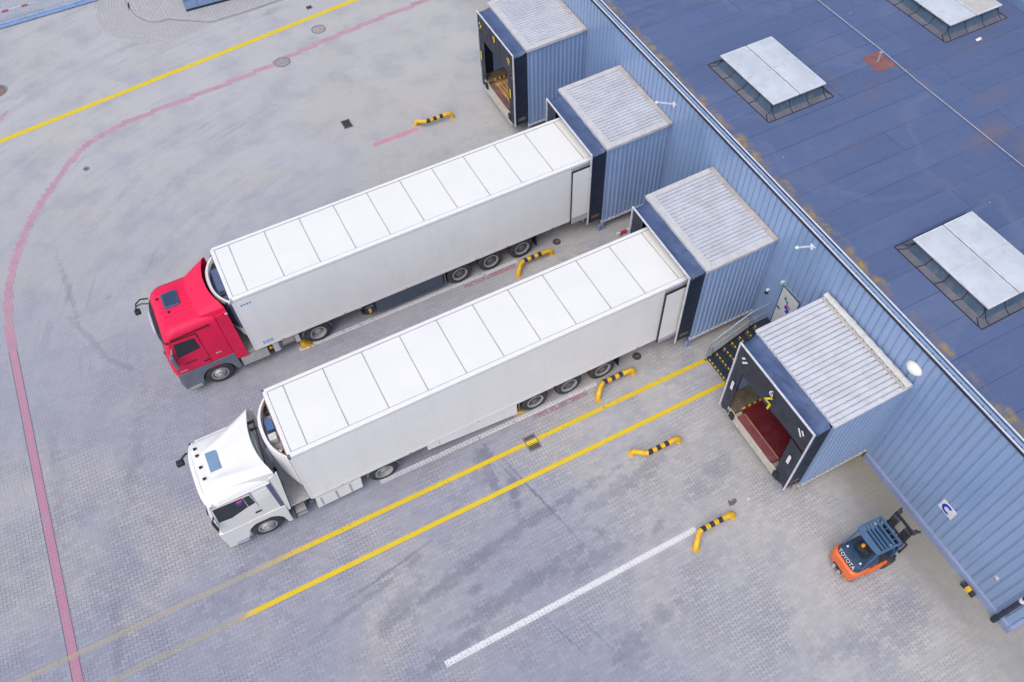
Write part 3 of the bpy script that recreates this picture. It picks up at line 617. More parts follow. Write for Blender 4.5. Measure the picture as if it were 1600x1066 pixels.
for k in range(9):
    a = k / 8 * math.pi / 2; rr = math.cos(a) + .001
    rings.append([(-.17 * math.sin(a) - .02, .27 * rr * math.cos(q * math.pi / 12), .19 * rr * math.sin(q * math.pi / 12)) for q in range(24)])
b.loft(rings); b.build('dome', M('dome_white', (.82, .82, .80), .4, var=.03), o, smooth=True)
b = MB(); b.loft([[(x, .285 * math.cos(q * math.pi / 12), .205 * math.sin(q * math.pi / 12)) for q in range(24)] for x in (-.02, .02)]); b.build('back_plate', trim_grey, o)
o = empty('wall_camera', onwall(XW, -.70, 2.15), 'tiny white and black device on smooth wall left of the stickered door', 'camera')
b = MB(); b.box(-.10, .0, -.05, .05, 0, .10, bev=.02); b.build('housing', lamp_white, o); b = MB(); b.box(-.12, -.01, -.05, .05, -.13, -.004, bev=.02); b.build('lens_cover', black, o)
o = empty('door_lamp', onwall(XW, -1.20, 3.18), 'small cream lamp at the top corner of the stickered door', 'lamp')
b = MB(); b.box(-.12, 0, -.05, .05, -.04, .06, bev=.015); b.build('housing', foam, o); b = MB(); b.box(-.06, -.01, -.9, -.052, -.05, -.02); b.build('door_rail', rail_steel, o)
o = empty('wall_sign', onwall(XW - .02, -9.80, 1.84), 'white wall sign with a big blue letter C above the forklift', 'sign')
MB().box(-.02, -.005, -.27, .27, -.24, .24).build('panel', white_mark, o, shear=SH)
b = MB(); inner, outer = [], []
for k in range(29):
    a = R_(52) + R_(256) * k / 28
    outer.append((-.19 * math.cos(a), .19 * math.sin(a))); inner.append((-.105 * math.cos(a), .105 * math.sin(a) - .012))
b.loft([[(-.030, y, z) for y, z in (p, q, )] + [(-.0205, y, z) for y, z in (q, p)] for p, q in zip(outer, inner)]); b.build('letter_c', blue_letter, o, shear=SH)
o = empty('vent_cap', onwall(XW, -11.99, 1.45), 'small pale round cap on the wall near the downpipe', 'vent')
b = MB(); b.lathe([(.06, 0), (.06, .04), (.03, .06)], (0, 0, 0), 14, 'z'); m = b.build('cap', foam, o); m.rotation_euler = (0, -math.pi / 2, 0)
MB().box(-.005, .012, -.08, .08, -.08, .08).build('wall_plate', trim_grey, o)
o = empty('bumper_block', onwall(XW - .16, -11.80, 0), 'low black rubber block with yellow centre against the plinth', 'bumper')
b = MB(); b.box(-.06, .06, -.24, .24, 0, .16, bev=.02); b.build('rubber_body', blk, o); b = MB(); b.box(-.065, .065, -.08, .08, .0, .165, bev=.01); b.build('yellow_band', yel, o)

# ------------------------------------------------------------------ dock houses
DX = 14.38; DW = 3.75; DL = 2.77
def dock(y0, label, zb, marks, trailer, old, num):
    o = empty('dock_house', (DX + SH * y0, y0, 0), label, 'loading dock', 'dock houses along the warehouse wall')
    def bld(m, name, mat, par=o, **k): return m.build(name, mat, par, shear=SH, **k)
    # side walls
    for side in (0, 1):
        pr = corr(0.0, DL - .005, .050, .024, .100, .036)
        b = MB()
        yy = (lambda d: d) if side == 0 else (lambda d: DW - d)
        bk = .075
        b.loft([[(u, yy(d), z) for u, d in pr] + [(DL - .005, yy(bk), z), (0, yy(bk), z)] for z in (zb, 4.46)])
        bld(b, 'side_wall', blue_metal)
        b = MB(); y1, y2 = (-.012, .085) if side == 0 else (DW - .085, DW + .012)
        b.box(-.02, DL - .01, y1, y2, zb - .09, zb - .002); bld(b, 'base_rail', (sill_cream if old else dock_flash), bev=.006)
    # roof sheet with ridges along X
    pr = corr(-.04, DW + .04, .100, .012, .034, .055) if not old else corr(-.04, DW + .04, .118, .012, .034, .08)
    def zr(x): return 4.52 + .022 * x
    b = MB()
    b.loft([[(x, y, zr(x) - d) for y, d in pr] + [(x, DW + .04, zr(x) - .10), (x, -.04, zr(x) - .10)] for x in (-.05, DL - .01)])
    rf = bld(b, 'roof', dock_roof_old if old else dock_roof)
    if not old:
        b = MB()
        b.loft([[(x, y, zr(x) + dz) for y, dz in ((-.06, .006), (DW + .06, .006), (DW + .06, -.11), (-.06, -.11))] for x in (-.07, .20)])
        for y1, y2 in ((-.062, .16), (DW - .16, DW + .062)):
            b.loft([[(x, y, zr(x) + dz) for y, dz in ((y1, .009), (y2, .009), (y2, -.114), (y1, -.114))] for x in (.202, DL - .21)])
        bld(b, 'flashing', dock_flash, rf)
        b = MB(); b.loft([[(x, y, zr(x) + dz) for y, dz in ((-.062, .008), (DW + .062, .008), (DW + .062, -.11), (-.062, -.11))] for x in (DL - .205, DL - .008)])
        bld(b, 'flashing', dirty_flash, rf)
    else:
        b = MB(); rings = []
        for k in range(26):
            y = -.04 + (DW + .08) * k / 25; r = .10 + .012 * math.sin(k * 2.3) + .008 * random.random()
            rings.append([(DL - .14 + r * math.cos(a), y, zr(DL) + .06 + r * .8 * math.sin(a)) for a in [i * math.pi / 5 for i in range(10)]])
        b.loft(rings); bld(b, 'foam_roll', foam, rf, smooth=True)
        b = MB(); b.box(DL - .34, DL - .26, -.02, DW + .02, zr(DL) - .03, zr(DL) + .01); bld(b, 'flashing', dirty_flash, rf)
    # floor, inner lining, back wall and door opening
    fl = 1.06
    b = MB(); b.box(.0, DL - .01, .09, DW - .09, zb + .03, fl - .16); b.box(-.60, DL - .012, .09, .75, fl - .158, fl - .01); b.box(-.60, DL - .012, DW - .75, DW - .09, fl - .158, fl - .01)
    bld(b, 'floor', M('dock_floor', (.16, .13, .10), .8, var=.3, dirt=(.07, .06, .06), dirt_amt=.6))
    b = MB(); b.box(DL - .09, DL - .02, .09, DW - .09, fl, 4.36); bld(b, 'back_door', M('dock_inner_door', (.20, .22, .26), .6))
    # concrete sill and bumpers
    b = MB(); b.box(-.64, -.605, .45, DW - .45, fl - (.17 if old else .62), fl - .012); b.box(-.604, -.02, .5, DW - .5, fl - .5, fl - .17)
    bld(b, 'sill', sill_cream, bev=.006)
    for yy in (.46, 2.90):
        b = MB(); b.box(-.72, -.642, yy, yy + .22, fl - .30, fl + .0, bev=.02); bld(b, 'bumper', black)
    # leveller
    b = MB(); b.box(-.30, 2.3, .80, DW - .80, fl - .15, fl + .012)
    lv = bld(b, 'leveller', lev_red if old else wood_red)
    b = MB(); b.box(-.63, -.345, .92, DW - .92, fl - .12, fl - .005); bld(b, 'lip', lev_rose if old else wood_red, lv)
    b = MB()
    b.tube([(-.322, .92 + k * .072 * .5, fl + .004 + (.008 if k % 2 else 0)) for k in range(53)], .022, 6)
    bld(b, 'hinge', M('hinge_brass', (.33, .20, .12), .6), lv)
    b = MB()
    for k in range(10): b.box(-.3 + k * .22, -.3 + k * .22 + .11, DW - .795, DW - .755, fl - .005, fl + .10, mi=0)
    for k in range(10): b.box(-.19 + k * .22, -.19 + k * .22 + .11, DW - .795, DW - .755, fl - .005, fl + .10, mi=1)
    bld(b, 'toe_guard', [yel, blk], lv)
    if not old:
        b = MB()
        for k in range(8): b.box(-.40 + k * .16, -.28 + k * .16, 1.15, 2.65, fl + .10, fl + .125)
        for y in (1.15, 1.82, 2.52): b.box(-.40, .84, y, y + .12, fl + .018, fl + .098)
        if not trailer: bld(b, 'deck_boards', wood, lv)
    # legs
    for yy in (.05, DW - .17):
        b = MB(); b.box(.02, .14, yy, yy + .12, 0, zb - .092); b.cyl((-.06, yy + .06, 0), (-.06, yy + .06, .28), .07, 12); bld(b, 'leg', blue_trim if not old else concrete)
    # fabric shelter
    XF = -.60; y1, y2 = .07, DW - .07; zt, zf = 4.42, 4.36
    b = MB(); rings = []
    for i in range(13):
        i = i / 2
        x = XF * i / 6 - .052
        ring = []
        for j in range(61):
            v = j / 60; y = y1 + (y2 - y1) * v
            sag = -.055 * math.sin(math.pi * i / 6) * (.6 + .4 * math.sin(9 * v + y0)) + .035 * mnoise.noise(Vector((x * 5, y * 2.2, y0))) + .018 * mnoise.noise(Vector((x * 9 + y * 2, y * 6, y0 + 3)))
            drop = -.10 * max(0, (abs(v - .5) - .46) / .04)
            ring.append((x, y, zt + (zf - zt) * i / 6 + sag + drop))
        rings.append(ring)
    b.loft(rings, False, False, closed=False)
    b.loft([[(p[0], p[1], p[2] - .012) for p in r] for r in rings], False, False, closed=False)
    bld(b, 'shelter_top', fabric, smooth=True)
    for ya, yb in ((y1, y1 + .012), (y2 - .012, y2)):
        b = MB(); rings = []
        for i in range(6):
            x = -.004 + (XF + .004) * i / 5
            bow = .035 * math.sin(math.pi * i / 5) * (1 if ya < 1 else -1)
            rings.append([(x, ya + bow, .70), (x, yb + bow, .70), (x, yb + bow, zf - .09), (x, ya + bow, zf - .09)])
        b.loft(rings); bld(b, 'shelter_side', fabric_dark, smooth=True)
    # white edge of the frame
    b = MB()
    b.box(XF - .075, XF - .025, y1 - .01, y2 + .01, zf - .015, zf + .03)
    for ya in (y1 - .012, y2 - .033): b.box(XF - .075, XF - .025, ya, ya + .045, .68, zf - .017)
    bld(b, 'frame', frame_white, bev=.006)
    # front curtains
    def sheetx(name, ya, yb, za, zb_, bow=.03, par=o):
        b = MB(); rings = []
        for i in range(7):
            y = ya + (yb - ya) * i / 6
            ring = []
            for j in range(9):
                z = za + (zb_ - za) * j / 8
                ring.append((XF - .045 + bow * (1 - j / 8) * math.sin(i * 1.3 + y0) + .01 * math.sin(j * 1.1 + i), y, z))
            rings.append([*ring, *[(p[0] + .012, p[1], p[2]) for p in reversed(ring)]])
        b.loft(rings); return bld(b, name, curtain, par, smooth=True)
    if trailer:
        b = MB(); b.loft([[(XF - .03, y, zf - .03), (-.02, y, 4.06), (-.02, y, 4.045), (XF - .03, y, zf - .045)] for y in (y1 + .05, y2 - .05)]); bld(b, 'head_curtain', curtain)
        sheetx('side_curtain', trailer + .02, y2 - .05, .74, zf - .03, .012)
    else:
        h = sheetx('head_curtain', y1 + .04, y2 - .04, 3.21, zf - .02, .012)
        sA = sheetx('side_curtain', y1 + .04, y1 + .62, .70, 3.12, .03); sB = sheetx('side_curtain', y2 - (.46 if old else .56), y2 - .04, .70, 3.20, .03)
        wm = yel_mark if not old else white_mark
        XM = XF - .085
        def slab(poly, par, mat, name):
            b = MB(); b.prism(poly, XM, XM - .006, 'yz'); return bld(b, name, mat, par)
        for ym, sg in ((y1 + .38, -1), (y2 - .38, 1)):
            for q in (0, 1):      # two slanted dashes pointing into the corner
                c0 = Vector((ym + sg * (.06 - .10 * q) * -1, 3.86 + .11 * q)); d = Vector((-sg * .6, .8)); n = Vector((d.y, -d.x)) * .034; L_ = .15 if q == 0 else .09
                slab([tuple(c0 - d * L_ - n), tuple(c0 + d * L_ - n), tuple(c0 + d * L_ + n), tuple(c0 - d * L_ + n)], h, wm, 'alignment_mark')
        for s_, ym in ((sA, y1 + .34), (sB, y2 - .27)):
            slab([(ym - .055, 2.06), (ym + .055, 2.06), (ym + .055, 2.50), (ym, 2.53), (ym - .055, 2.50)], s_, wm, 'alignment_mark')
        if num:
            lettering('number', num, .40 if old else .46, wm, (XM - .004 + SH * (DW / 2), DW / 2 + (.05 if old else 0), 4.02 if not old else 3.98), (-SH, -1, 0), (0, 0, 1), h)
        if old:
            zz = [(-4.96, 3.83), (-4.72, 3.46), (-4.98, 3.50), (-4.94, 3.20)]
            zz = [(y - y0, z) for y, z in zz]
            b = MB()
            for (a0, a1), (c0, c1) in zip(zz[:-1], zz[1:]):
                d = Vector((c0 - a0, c1 - a1)).normalized(); n = Vector((-d.y, d.x)) * .036
                b.prism([(a0 + n.x - d.x * .02, a1 + n.y - d.y * .02), (c0 + n.x + d.x * .02, c1 + n.y + d.y * .02), (c0 - n.x + d.x * .02, c1 - n.y + d.y * .02), (a0 - n.x - d.x * .02, a1 - n.y - d.y * .02)], XM + .002 * zz.index((a0, a1)), XM - .006, 'yz')
            bld(b, 'zigzag_mark', yel_mark, h)
    return o
dock(12.80, 'open dock house at the far end with yellow marks on its curtain', .59, 1, None, False, '9')
dock(6.19, 'dock house closed around the rear of the trailer with the red cab', .59, 0, 2.95, False, None)
dock(-.335, 'dock house closed around the rear of the trailer with the white cab', .59, 0, 2.98, False, None)
dock(-6.79, 'open dock house with red leveller, white marks and a foam roll', .44, 1, None, True, '6')

# stairs to the side door
st = empty('metal_staircase', (14.6, -1.70, 0), 'dark steel stairs with yellow striped nosings up to the stickered door', 'stairs')
ya, yb = -.62, .58
for i in range(7):
    x = .04 + .30 * i; z = .15 * (i + 1); lx = 2.50 if i == 6 else x + .33
    b = MB()
    for k in range(6 if i < 6 else 12):
        w = (lx - x - .06) / (6 if i < 6 else 12); b.box(x + .06 + k * w, x + .06 + k * w + w * .62, ya, yb, z - .035, z)
    b.box(x + .05, lx, ya, yb, z - .06, z - .036); sp = b.build('step', step_dark, st)
    b = MB(); n = 14
    for k in range(n):
        y = ya + (yb - ya) * k / n
        b.face([(x, y, z + .003), (x + .055, y + .04, z + .003), (x + .055, y + .04 + (yb - ya) / n, z + .003), (x, y + (yb - ya) / n, z + .003)], mi=k % 2)
    b.box(x, x + .055, ya, yb, z - .06, z, mi=1); b.build('nosing', [yel, blk], sp)
for y in (ya - .03, yb + .004):
    b = MB(); b.beam((-.02, y + .013, .02), (1.84, y + .013, .95), .02, .2); b.beam((1.84, y + .013, .95), (2.5, y + .013, .95), .02, .2); b.build('stringer', step_dark, st)
    b = MB(); y += .012
    b.tube([(0, y, .1), (0, y, 1.06), (.06, y, 1.14), (1.5, y, 1.90), (1.62, y, 1.94), (2.38, y, 1.98)], .034, 8)
    b.tube([(.19, y, .2), (.19, y, .74), (.25, y, .80), (1.70, y, 1.44), (2.36, y, 1.46)], .032, 8)
    b.tube([(1.66, y, .95), (1.66, y, 1.94)], .022, 8); b.build('handrail', rail_steel, st, smooth=True)

# ------------------------------------------------------------------ skylights
def skylight(x0, x1, y0, y1, label, stained=False):
    cx, cy = (x0 + x1) / 2, (y0 + y1) / 2
    o = empty('skylight', (cx, cy, 6.1), label, 'skylight', 'skylights on the flat roof')
    a, c = (x1 - x0) / 2, (y1 - y0) / 2
    b = MB()
    b.loft([[(sx * (a + .28), sy * (c + .28), 0.006) for sx, sy in ((-1, -1), (1, -1), (1, 1), (-1, 1))], [(sx * (a + .10), sy * (c + .10), .10) for sx, sy in ((-1, -1), (1, -1), (1, 1), (-1, 1))],
            [(sx * (a - .14), sy * (c - .14), .42) for sx, sy in ((-1, -1), (1, -1), (1, 1), (-1, 1))]])
    for fc in b.bm.faces:
        if max(v.co.z for v in fc.verts) < .2: fc.material_index = 1
    k = b.build('kerb', [sky_kerb, M('skylight_skirt', (.115, .122, .16), .8, var=.2, dirt=(.24, .17, .12), dirt_amt=.65, scale=1.4)], o)  # kerb's dark teal has the lid overhang shade in its colour
    b = MB(); A, C = a + .30, c + .30
    for q in ((-A, A, -C - .012, -C + .012), (-A, A, C - .012, C + .012)): b.box(*q, .001, .014)
    for q in ((-A - .012, -A + .012, -C + .012, C - .012), (A - .012, A + .012, -C + .012, C - .012)): b.box(*q, .001, .014)
    for i in range(5):
        y = -c + 2 * c * i / 4
        for sx in (-1, 1):
            yo = y * 1.0 + (.15 if i == 0 else -.15 if i == 4 else 0) * 0
            b.tube([(sx * (a + .29), yo * 1.12 if i in (0, 4) else yo + .10, .012), (sx * (a + .16), yo + .05, .07), (sx * (a + .09), yo, .11), (sx * (a - .12), yo * .95, .41)], .016, 6)
    for i in range(4):
        x = -a + 2 * a * i / 3
        for sy in (-1, 1): b.tube([(x, sy * (c + .27), .012), (x, sy * (c + .10), .10), (x, sy * (c - .12), .41)], .015, 6)
    b.build('bitumen_seam', bitumen, k)
    for s_ in (-1, 1):
        b = MB(); xa, xb = (-a - .03, -.025) if s_ < 0 else (.025, a + .03)
        b.box(xa, xb, -c - .03, c + .03, .44, .50, bev=.012); l = b.build('lid', sky_edge, o)
        b = MB(); rings = []
        for i in range(9):
            u = i / 8; rings.append([(xa + .06 + (xb - xa - .12) * v / 8, -c + .03 + (2 * c - .06) * u, .503 + .03 * math.sin(math.pi * u) ** .5 * math.sin(math.pi * v / 8) ** .5) for v in range(9)])
        b.loft(rings, False, False, closed=False); b.build('glazing', M('skylight_lid_beige', (.52, .50, .48), .4, var=.1, dirt=(.46, .40, .36), dirt_amt=.5) if stained and s_ > 0 else skylid, l, smooth=True, ang=60)
        b = MB(); b.box(xa + .05, xb - .05, -.012, .012, .528, .548); b.build('glazing_bar', sky_edge, l)
    return o
def zoff(x, y, h):   # points were read on the roof plane: step back along the sight line to height h
    t = (25.37 - 6.1 - h) / (25.37 - 6.1); return 1.4328 + (x - 1.4328) * t, -12.9227 + (y + 12.9227) * t
for (p, q, lb) in (((19.75, 3.84), (22.02, 6.95), 'skylight with two scuffed pale lids nearest the red patch'), ((19.58, -6.30), (21.9, -3.30), 'skylight with two clean pale lids by the roof edge above the stickered door'),
                   ((28.3, 4.22), (30.85, 7.4), 'skylight cut by the top of the photo with one beige stained lid')):
    (xa, ya_), (xb, yb_) = zoff(*p, .5), zoff(*q, .5)
    skylight(xa, xb, ya_, yb_, lb, 'beige' in lb)
# lightning conductor
o = empty('lightning_conductor', (24.43, 3.86, 6.1), 'thin pale cable run with a short post on a red roof patch', 'cable')
MB().face and None
b = MB(); b.box(-.40, .44, -.50, .44, .002, .010); b.build('patch', patch_red, o)
b = MB(); b.cyl((0, 0, .01), (0, 0, .36), .045, 12); b.cyl((0, 0, .36), (0, 0, .39), .06, 12); b.build('post', alu, o, smooth=True)
b = MB(); b.tube([(.62, 12, .10), (.52, 6, .09), (.47, 3, .10), (.38, .3, .16), (.36, -1.5, .09), (.26, -7, .09), (.1, -16, .09)], .012, 6); b.build('cable', M('cable_pale', (.50, .46, .48), .5), o, smooth=True)
o = empty('paper_scrap', (28.5, 3.02, 6.1), 'scrap of white paper lying on the dark roof', 'paper scrap')
b = MB(); b.loft([[(-.16, -.05, .01), (-.02, -.09, .05), (.14, -.02, .01)], [(-.13, .05, .02), (.01, .04, .07), (.16, .08, .015)]], False, False, closed=False); b.build('paper', white_mark, o)

# ------------------------------------------------------------------ vehicles
def wheel(par, x, y, face, style, r=.51, w=.30):
    """face -1 = outer side towards -y"""
    b = MB(); s = face
    hw = w / 2
    prof = [(.30, -hw * .80), (.33, -hw), (.44, -hw), (r - .03, -hw * .92), (r, -hw * .72), (r, -hw * .3), (r - .012, -hw * .27), (r - .012, -hw * .2), (r, -hw * .17), (r, hw * .17), (r - .012, hw * .2), (r - .012, hw * .27), (r, hw * .3),
            (r, hw * .72), (r - .03, hw * .92), (.44, hw), (.33, hw), (.30, hw * .8)]
    b.lathe([(a, h * -s) for a, h in prof], (x, y, r), 40, ring=True)
    t = b.build('wheel', rubber, par, smooth=True)
    b = MB(); yo = y + s * hw
    if style == 'front':
        mat = rim_silver
        pf = [(.31, -.02), (.315, .012), (.27, .012), (.255, -.06), (.20, .0), (.165, .045), (.14, .05), (.115, .06), (.11, .11), (.085, .125), (.0001, .125)]
        holes, hr, hd, hy = 10, .222, .024, -.035
    elif style == 'drive':
        mat = rim_pale
        pf = [(.31, -.02), (.315, .012), (.275, .012), (.255, -.12), (.235, -.20), (.15, -.205), (.14, -.12), (.12, -.07), (.07, -.06), (.0001, -.06)]
        holes, hr, hd, hy = 8, .195, .036, -.20
    else:
        mat = rim_steel
        pf = [(.31, -.02), (.318, .01), (.28, .01), (.262, -.06), (.25, -.075), (.17, -.07), (.16, -.03), (.13, -.015), (.125, .03), (.11, .04), (.0001, .04)]
        holes, hr, hd, hy = 10, .212, .022, -.073
    mis = [1 if (style == 'trailer' and i < 3) else 0 for i in range(len(pf) - 1)]
    b.lathe([(a, h * s) for a, h in pf], (x, yo, r), 40, mis=mis)
    for k in range(holes):
        a = k * 2 * math.pi / holes + .2; cx, cz = x + hr * math.cos(a), r + hr * math.sin(a)
        b.cyl((cx, yo + s * (hy - .004), cz), (cx, yo + s * (hy + .012), cz), hd, 8, mi=2)
    nb = 10
    for k in range(nb):
        a = (k + .5) * 2 * math.pi / nb; rr = .168 if style != 'front' else .15; cx, cz = x + rr * math.cos(a), r + rr * math.sin(a)
        b.cyl((cx, yo + s * (hy + .0), cz), (cx, yo + s * (hy + .06 if style != 'front' else .075), cz), .014, 6, mi=0)
    b.build('rim', [mat, rim_pale, dark_gap], t, smooth=True, ang=40)
def fender(par, x, y0, y1, r, a0, a1, mat, th=.03, z=.51, n=16):
    b = MB(); rings = []
    for k in range(n + 1):
        a = R_(a0 + (a1 - a0) * k / n); c, s = math.cos(a), math.sin(a)
        rings.append([(x + r * c, y0, z + r * s), (x + r * c, y1, z + r * s), (x + (r + th) * c, y1, z + (r + th) * s), (x + (r + th) * c, y0, z + (r + th) * s)])
    b.loft(rings); return b.build('mudguard', mat, par, smooth=True)

TL, TW, ZT, ZB = 14.12, 2.60, 4.0, 1.09
TD = 13.97
def trailer(loc, label, red):
    o = empty('semi_trailer', loc, label, 'trailer', 'white refrigerated trailers backed into the docks')
    b = MB(); b.box(0, TL, 0, TW, ZB, ZT - .03, bev=.012)
    for i in range(11):
        for dx in (-.07, .07):
            x = .63 + 1.3 * i + dx
            if x < TL - 1.2: b.box(x - .006, x + .006, -.0035, .05, ZB + .12, ZT - .2, mi=1)
    bd = b.build('body', [white_panel, panel_joint], o)
    b = MB(); rings = []
    for k in range(15):
        x = .12 + (TL - .2) * k / 14; rings.append([(x, .125 + (TW - .25) * j / 10, ZT - .022 + .012 * math.sin(math.pi * j / 10) + .003 * math.sin(k * 2.1 + j)) for j in range(11)])
    b.loft(rings, False, False, closed=False)
    rf = b.build('roof', roof_white, o, smooth=True)
    b = MB()
    for i in range(11):
        x = .63 + 1.3 * i
        if x < TL - .1: b.box(x - .013, x + .013, .13, TW - .13, ZT - .02, ZT - .004)
    for y in (.128, TW - .150): b.box(.10, TL - .06, y, y + .022, ZT - .03, ZT - .010)
    b.box(.115, .135, .15, TW - .15, ZT - .03, ZT - .009); b.build('seam', seam_grey, rf)
    b = MB()
    for ya, yb in ((-.008, .126), (TW - .126, TW + .008)):
        b.loft([[(x, ya, ZT - .12), (x, ya, ZT - .02), (x, ya + .025, ZT) if ya < 1 else (x, ya, ZT), (x, yb - (.0 if ya < 1 else .025), ZT), (x, yb, ZT - .02), (x, yb, ZT - .12)] for x in (.0, TL)])
    b.box(-.012, .113, .128, TW - .128, ZT - .12, ZT - .004)
    b.build('roof_rail', rail_white, o)
    b = MB(); b.box(.02, TL - .02, -.006, .02, ZB - .05, ZB + .09); b.box(.02, TL - .02, TW - .02, TW + .006, ZB - .05, ZB + .09); b.box(.01, TL - 1.0, -.0065, .0, ZT - .142, ZT - .128, mi=1)
    b.build('bottom_rail', [rail_white, trim_grey], o)
    for y in (-.015, TW - .085):
        b = MB(); b.box(-.03, .06, y, y + .10, ZT - .16, ZT + .012, bev=.02); b.build('corner_cap', cap_blue if not red else trim_grey, o)
    b = MB(); b.box(-.015, .05, -.012, .07, ZB, ZT - .165); b.build('front_post', rail_white, o); b = MB(); b.box(-.015, .05, TW - .07, TW + .012, ZB, ZT - .165); b.build('front_post', rail_white, o)
    # rear frame and folded doors
    b = MB(); b.box(TD - .95, TD + .01, -.012, -.0005, ZT - .40, ZT - .13); b.box(TD - .06, TD + .01, -.012, -.0005, ZB, ZT - .41); b.box(TD - .05, TD + .01, TW, TW + .012, ZB, ZT - .14); b.build('rear_frame', trim_grey, o)
    for y0, y1, s_ in ((-.115, -.05, -1), (TW + .05, TW + .115, 1)):
        b = MB(); b.box(TD - .93, TD - .02, y0, y1, .98, 3.72, bev=.008); d = b.build('door', white_panel, o)
        b = MB(); b.box(TD - .952, TD - .932, y0 + .002, y1 + .02, .97, 3.745); b.box(TD - .93, TD - .02, y0 + .002, y1 + .02, 3.722, 3.738); b.build('door_seal', black, d)
        yy = y0 - .006 if s_ < 0 else y1 + .001
        b = MB(); b.box(TD - .925, TD - .03, yy, yy + .005, .985, 1.16 if not red else 1.30); b.build('kick_plate', trim_grey, d)
        b = MB(); b.cyl((TD - .30, y0 - .02 if s_ < 0 else y1 + .02, 1.0), (TD - .30, y0 - .02 if s_ < 0 else y1 + .02, 3.7), .013, 8); 
        if s_ > 0: b.build('lock_rod', alu, d)
        else: b.bm.free()
    # chassis
    b = MB(); b.box(.9, TL - .4, .75, .90, .78, ZB - .055); b.box(.9, TL - .4, TW - .90, TW - .75, .78, ZB - .055)
    for x in (7.0, 8.2, 9.55, 10.95, 12.4, 13.4): b.box(x - .05, x + .05, .1, TW - .1, .95, ZB - .06)
    for x in (8.16, 9.52, 10.9): b.cyl((x, .2, .52), (x, TW - .2, .52), .07, 10)
    b.build('chassis', chassis, o)
    b = MB(); b.box(4.9, 7.2, .55, 2.05, .48, .98, bev=.02); b.build('underfloor_shade_box', chassis, o)  # unseen dark box added beneath the floor to deepen the shade there
    for x in (8.16, 9.52, 10.9):
        b = MB(); b.box(x - .18, x + .18, .62, 1.98, .40, .80, bev=.04); b.build('axle_shade_block', chassis, o)  # block added at each axle to darken the paving under the trailer
    for x in (1.0, 3.4, 5.9, 8.84, 10.2, 12.2):
        b = MB(); b.box(x, x + .09, -.012, -.0065, ZB - .03, ZB + .015); b.build('side_marker', amber, o)
    for x in (8.16, 9.52, 10.9):
        wheel(o, x, .235, -1, 'trailer', .52, .34); wheel(o, x, TW - .235, 1, 'trailer', .52, .34)
    for x in (7.53, 11.55):
        for ya, yb in ((.06, .42), (TW - .42, TW - .06)):
            b = MB(); b.box(x - .02, x + .02, ya, yb, .32, ZB - .07); b.build('mud_flap', grey_plastic if x < 8 else black, o)
    b = MB(); b.box(TL - .14, TL - .04, .1, TW - .1, .50, .62); b.box(TL - .1, TL - .05, .7, .8, .62, .95); b.box(TL - .1, TL - .05, TW - .8, TW - .7, .62, .95); b.build('underrun_bar', chassis, o)
    # landing gear
    for y in (.30, TW - .42):
        b = MB(); b.box(4.18, 4.31, y, y + .13, .32, ZB - .05); b.box(4.10, 4.40, y - .06, y + .19, .25, .315); b.build('landing_leg', chassis, o)
    if red:
        b = MB(); b.prism([(4.66, .30), (7.44, .30), (7.44, 1.02), (4.66, 1.02)], .05, .10, 'xz'); b.build('side_skirt', skirt_grey, o, bev=.01)
        b = MB(); b.prism([(4.66, .30), (7.44, .30), (7.44, 1.02), (4.66, 1.02)], TW - .10, TW - .05, 'xz'); b.build('side_skirt', skirt_grey, o, bev=.01)
        b = MB(); b.box(4.22, 4.58, .03, .30, .42, .95); bx = b.build('control_box', blk, o, bev=.015)
        b = MB(); b.box(4.33, 4.43, .005, .029, .50, .72); b.build('yellow_handle', yel, bx); b = MB(); b.box(4.26, 4.54, .01, .028, .80, .90); b.build('panel', cap_blue, bx)
        b = MB(); b.box(3.98, 4.10, -.004, .05, .98, 1.03); b.build('marker_lamp', amber, o)
        b = MB()
        for q in range(5): b.box(.36 + q * .075, .36 + q * .075 + .055, -.0045, -.001, 1.28, 1.34 if q % 2 else 1.37)
        b.box(.34, .76, -.0045, -.001, 1.20, 1.235)
        for q in range(4): b.box(.22 + q * .10, .22 + q * .10 + .07, -.0045, -.001, 3.52 + .02 * (q % 2), 3.60)
        b.build('decal', M('decal_blue', (.10, .30, .60), .4), bd)
    else:
        b = MB(); b.prism([(4.05, .66), (7.42, .30), (7.42, 1.03), (4.05, 1.03)], .03, .08, 'xz'); b.build('side_skirt', white_panel, o, bev=.008)
        b = MB(); b.prism([(4.05, .66), (7.42, .30), (7.42, 1.03), (4.05, 1.03)], TW - .08, TW - .03, 'xz'); b.build('side_skirt', white_panel, o, bev=.008)
        b = MB(); b.box(4.48, 4.50, .024, .031, .66, .95); b.box(4.30, 4.34, .022, .031, .92, .94); b.build('skirt_trim', trim_grey, o)
    # refrigeration unit on the front wall
    def arc(z, k=1.0, n=20, dep=.46): return [(-.045 - (dep * k) * (1 - abs(2 * i / n - 1) ** 2.6), .14 + (TW - .28) * i / n, z) for i in range(n + 1)]
    b = MB()
    lv = [(1.85, .55), (2.1, .8), (2.5, .95), (3.2, 1.0), (3.74, 1.0)]
    ro = [arc(z, k) for z, k in lv]; top = arc(3.78, .97); ti = [(x * .80 - .005, .20 + (y - .14) * (TW - .40) / (TW - .28), 3.78) for x, y, _ in top]; dn = [(x, y, 3.45) for x, y, _ in ti]
    b.loft(ro + [top, ti, dn], False, False, closed=False)
    b.loft([[(-.02, y, z) for y in (.14, TW - .14)] for z in (1.85, 3.44)], False, False, closed=False)
    ref = b.build('cooling_unit', white_panel, o, smooth=True, ang=50)
    b = MB(); b.face([(-.022, .16, 3.44)] + [(x * .96, y, 3.44) for x, y, _ in dn] + [(-.022, TW - .16, 3.44)]); b.build('unit_tray', cap_blue if red else trim_grey, ref)
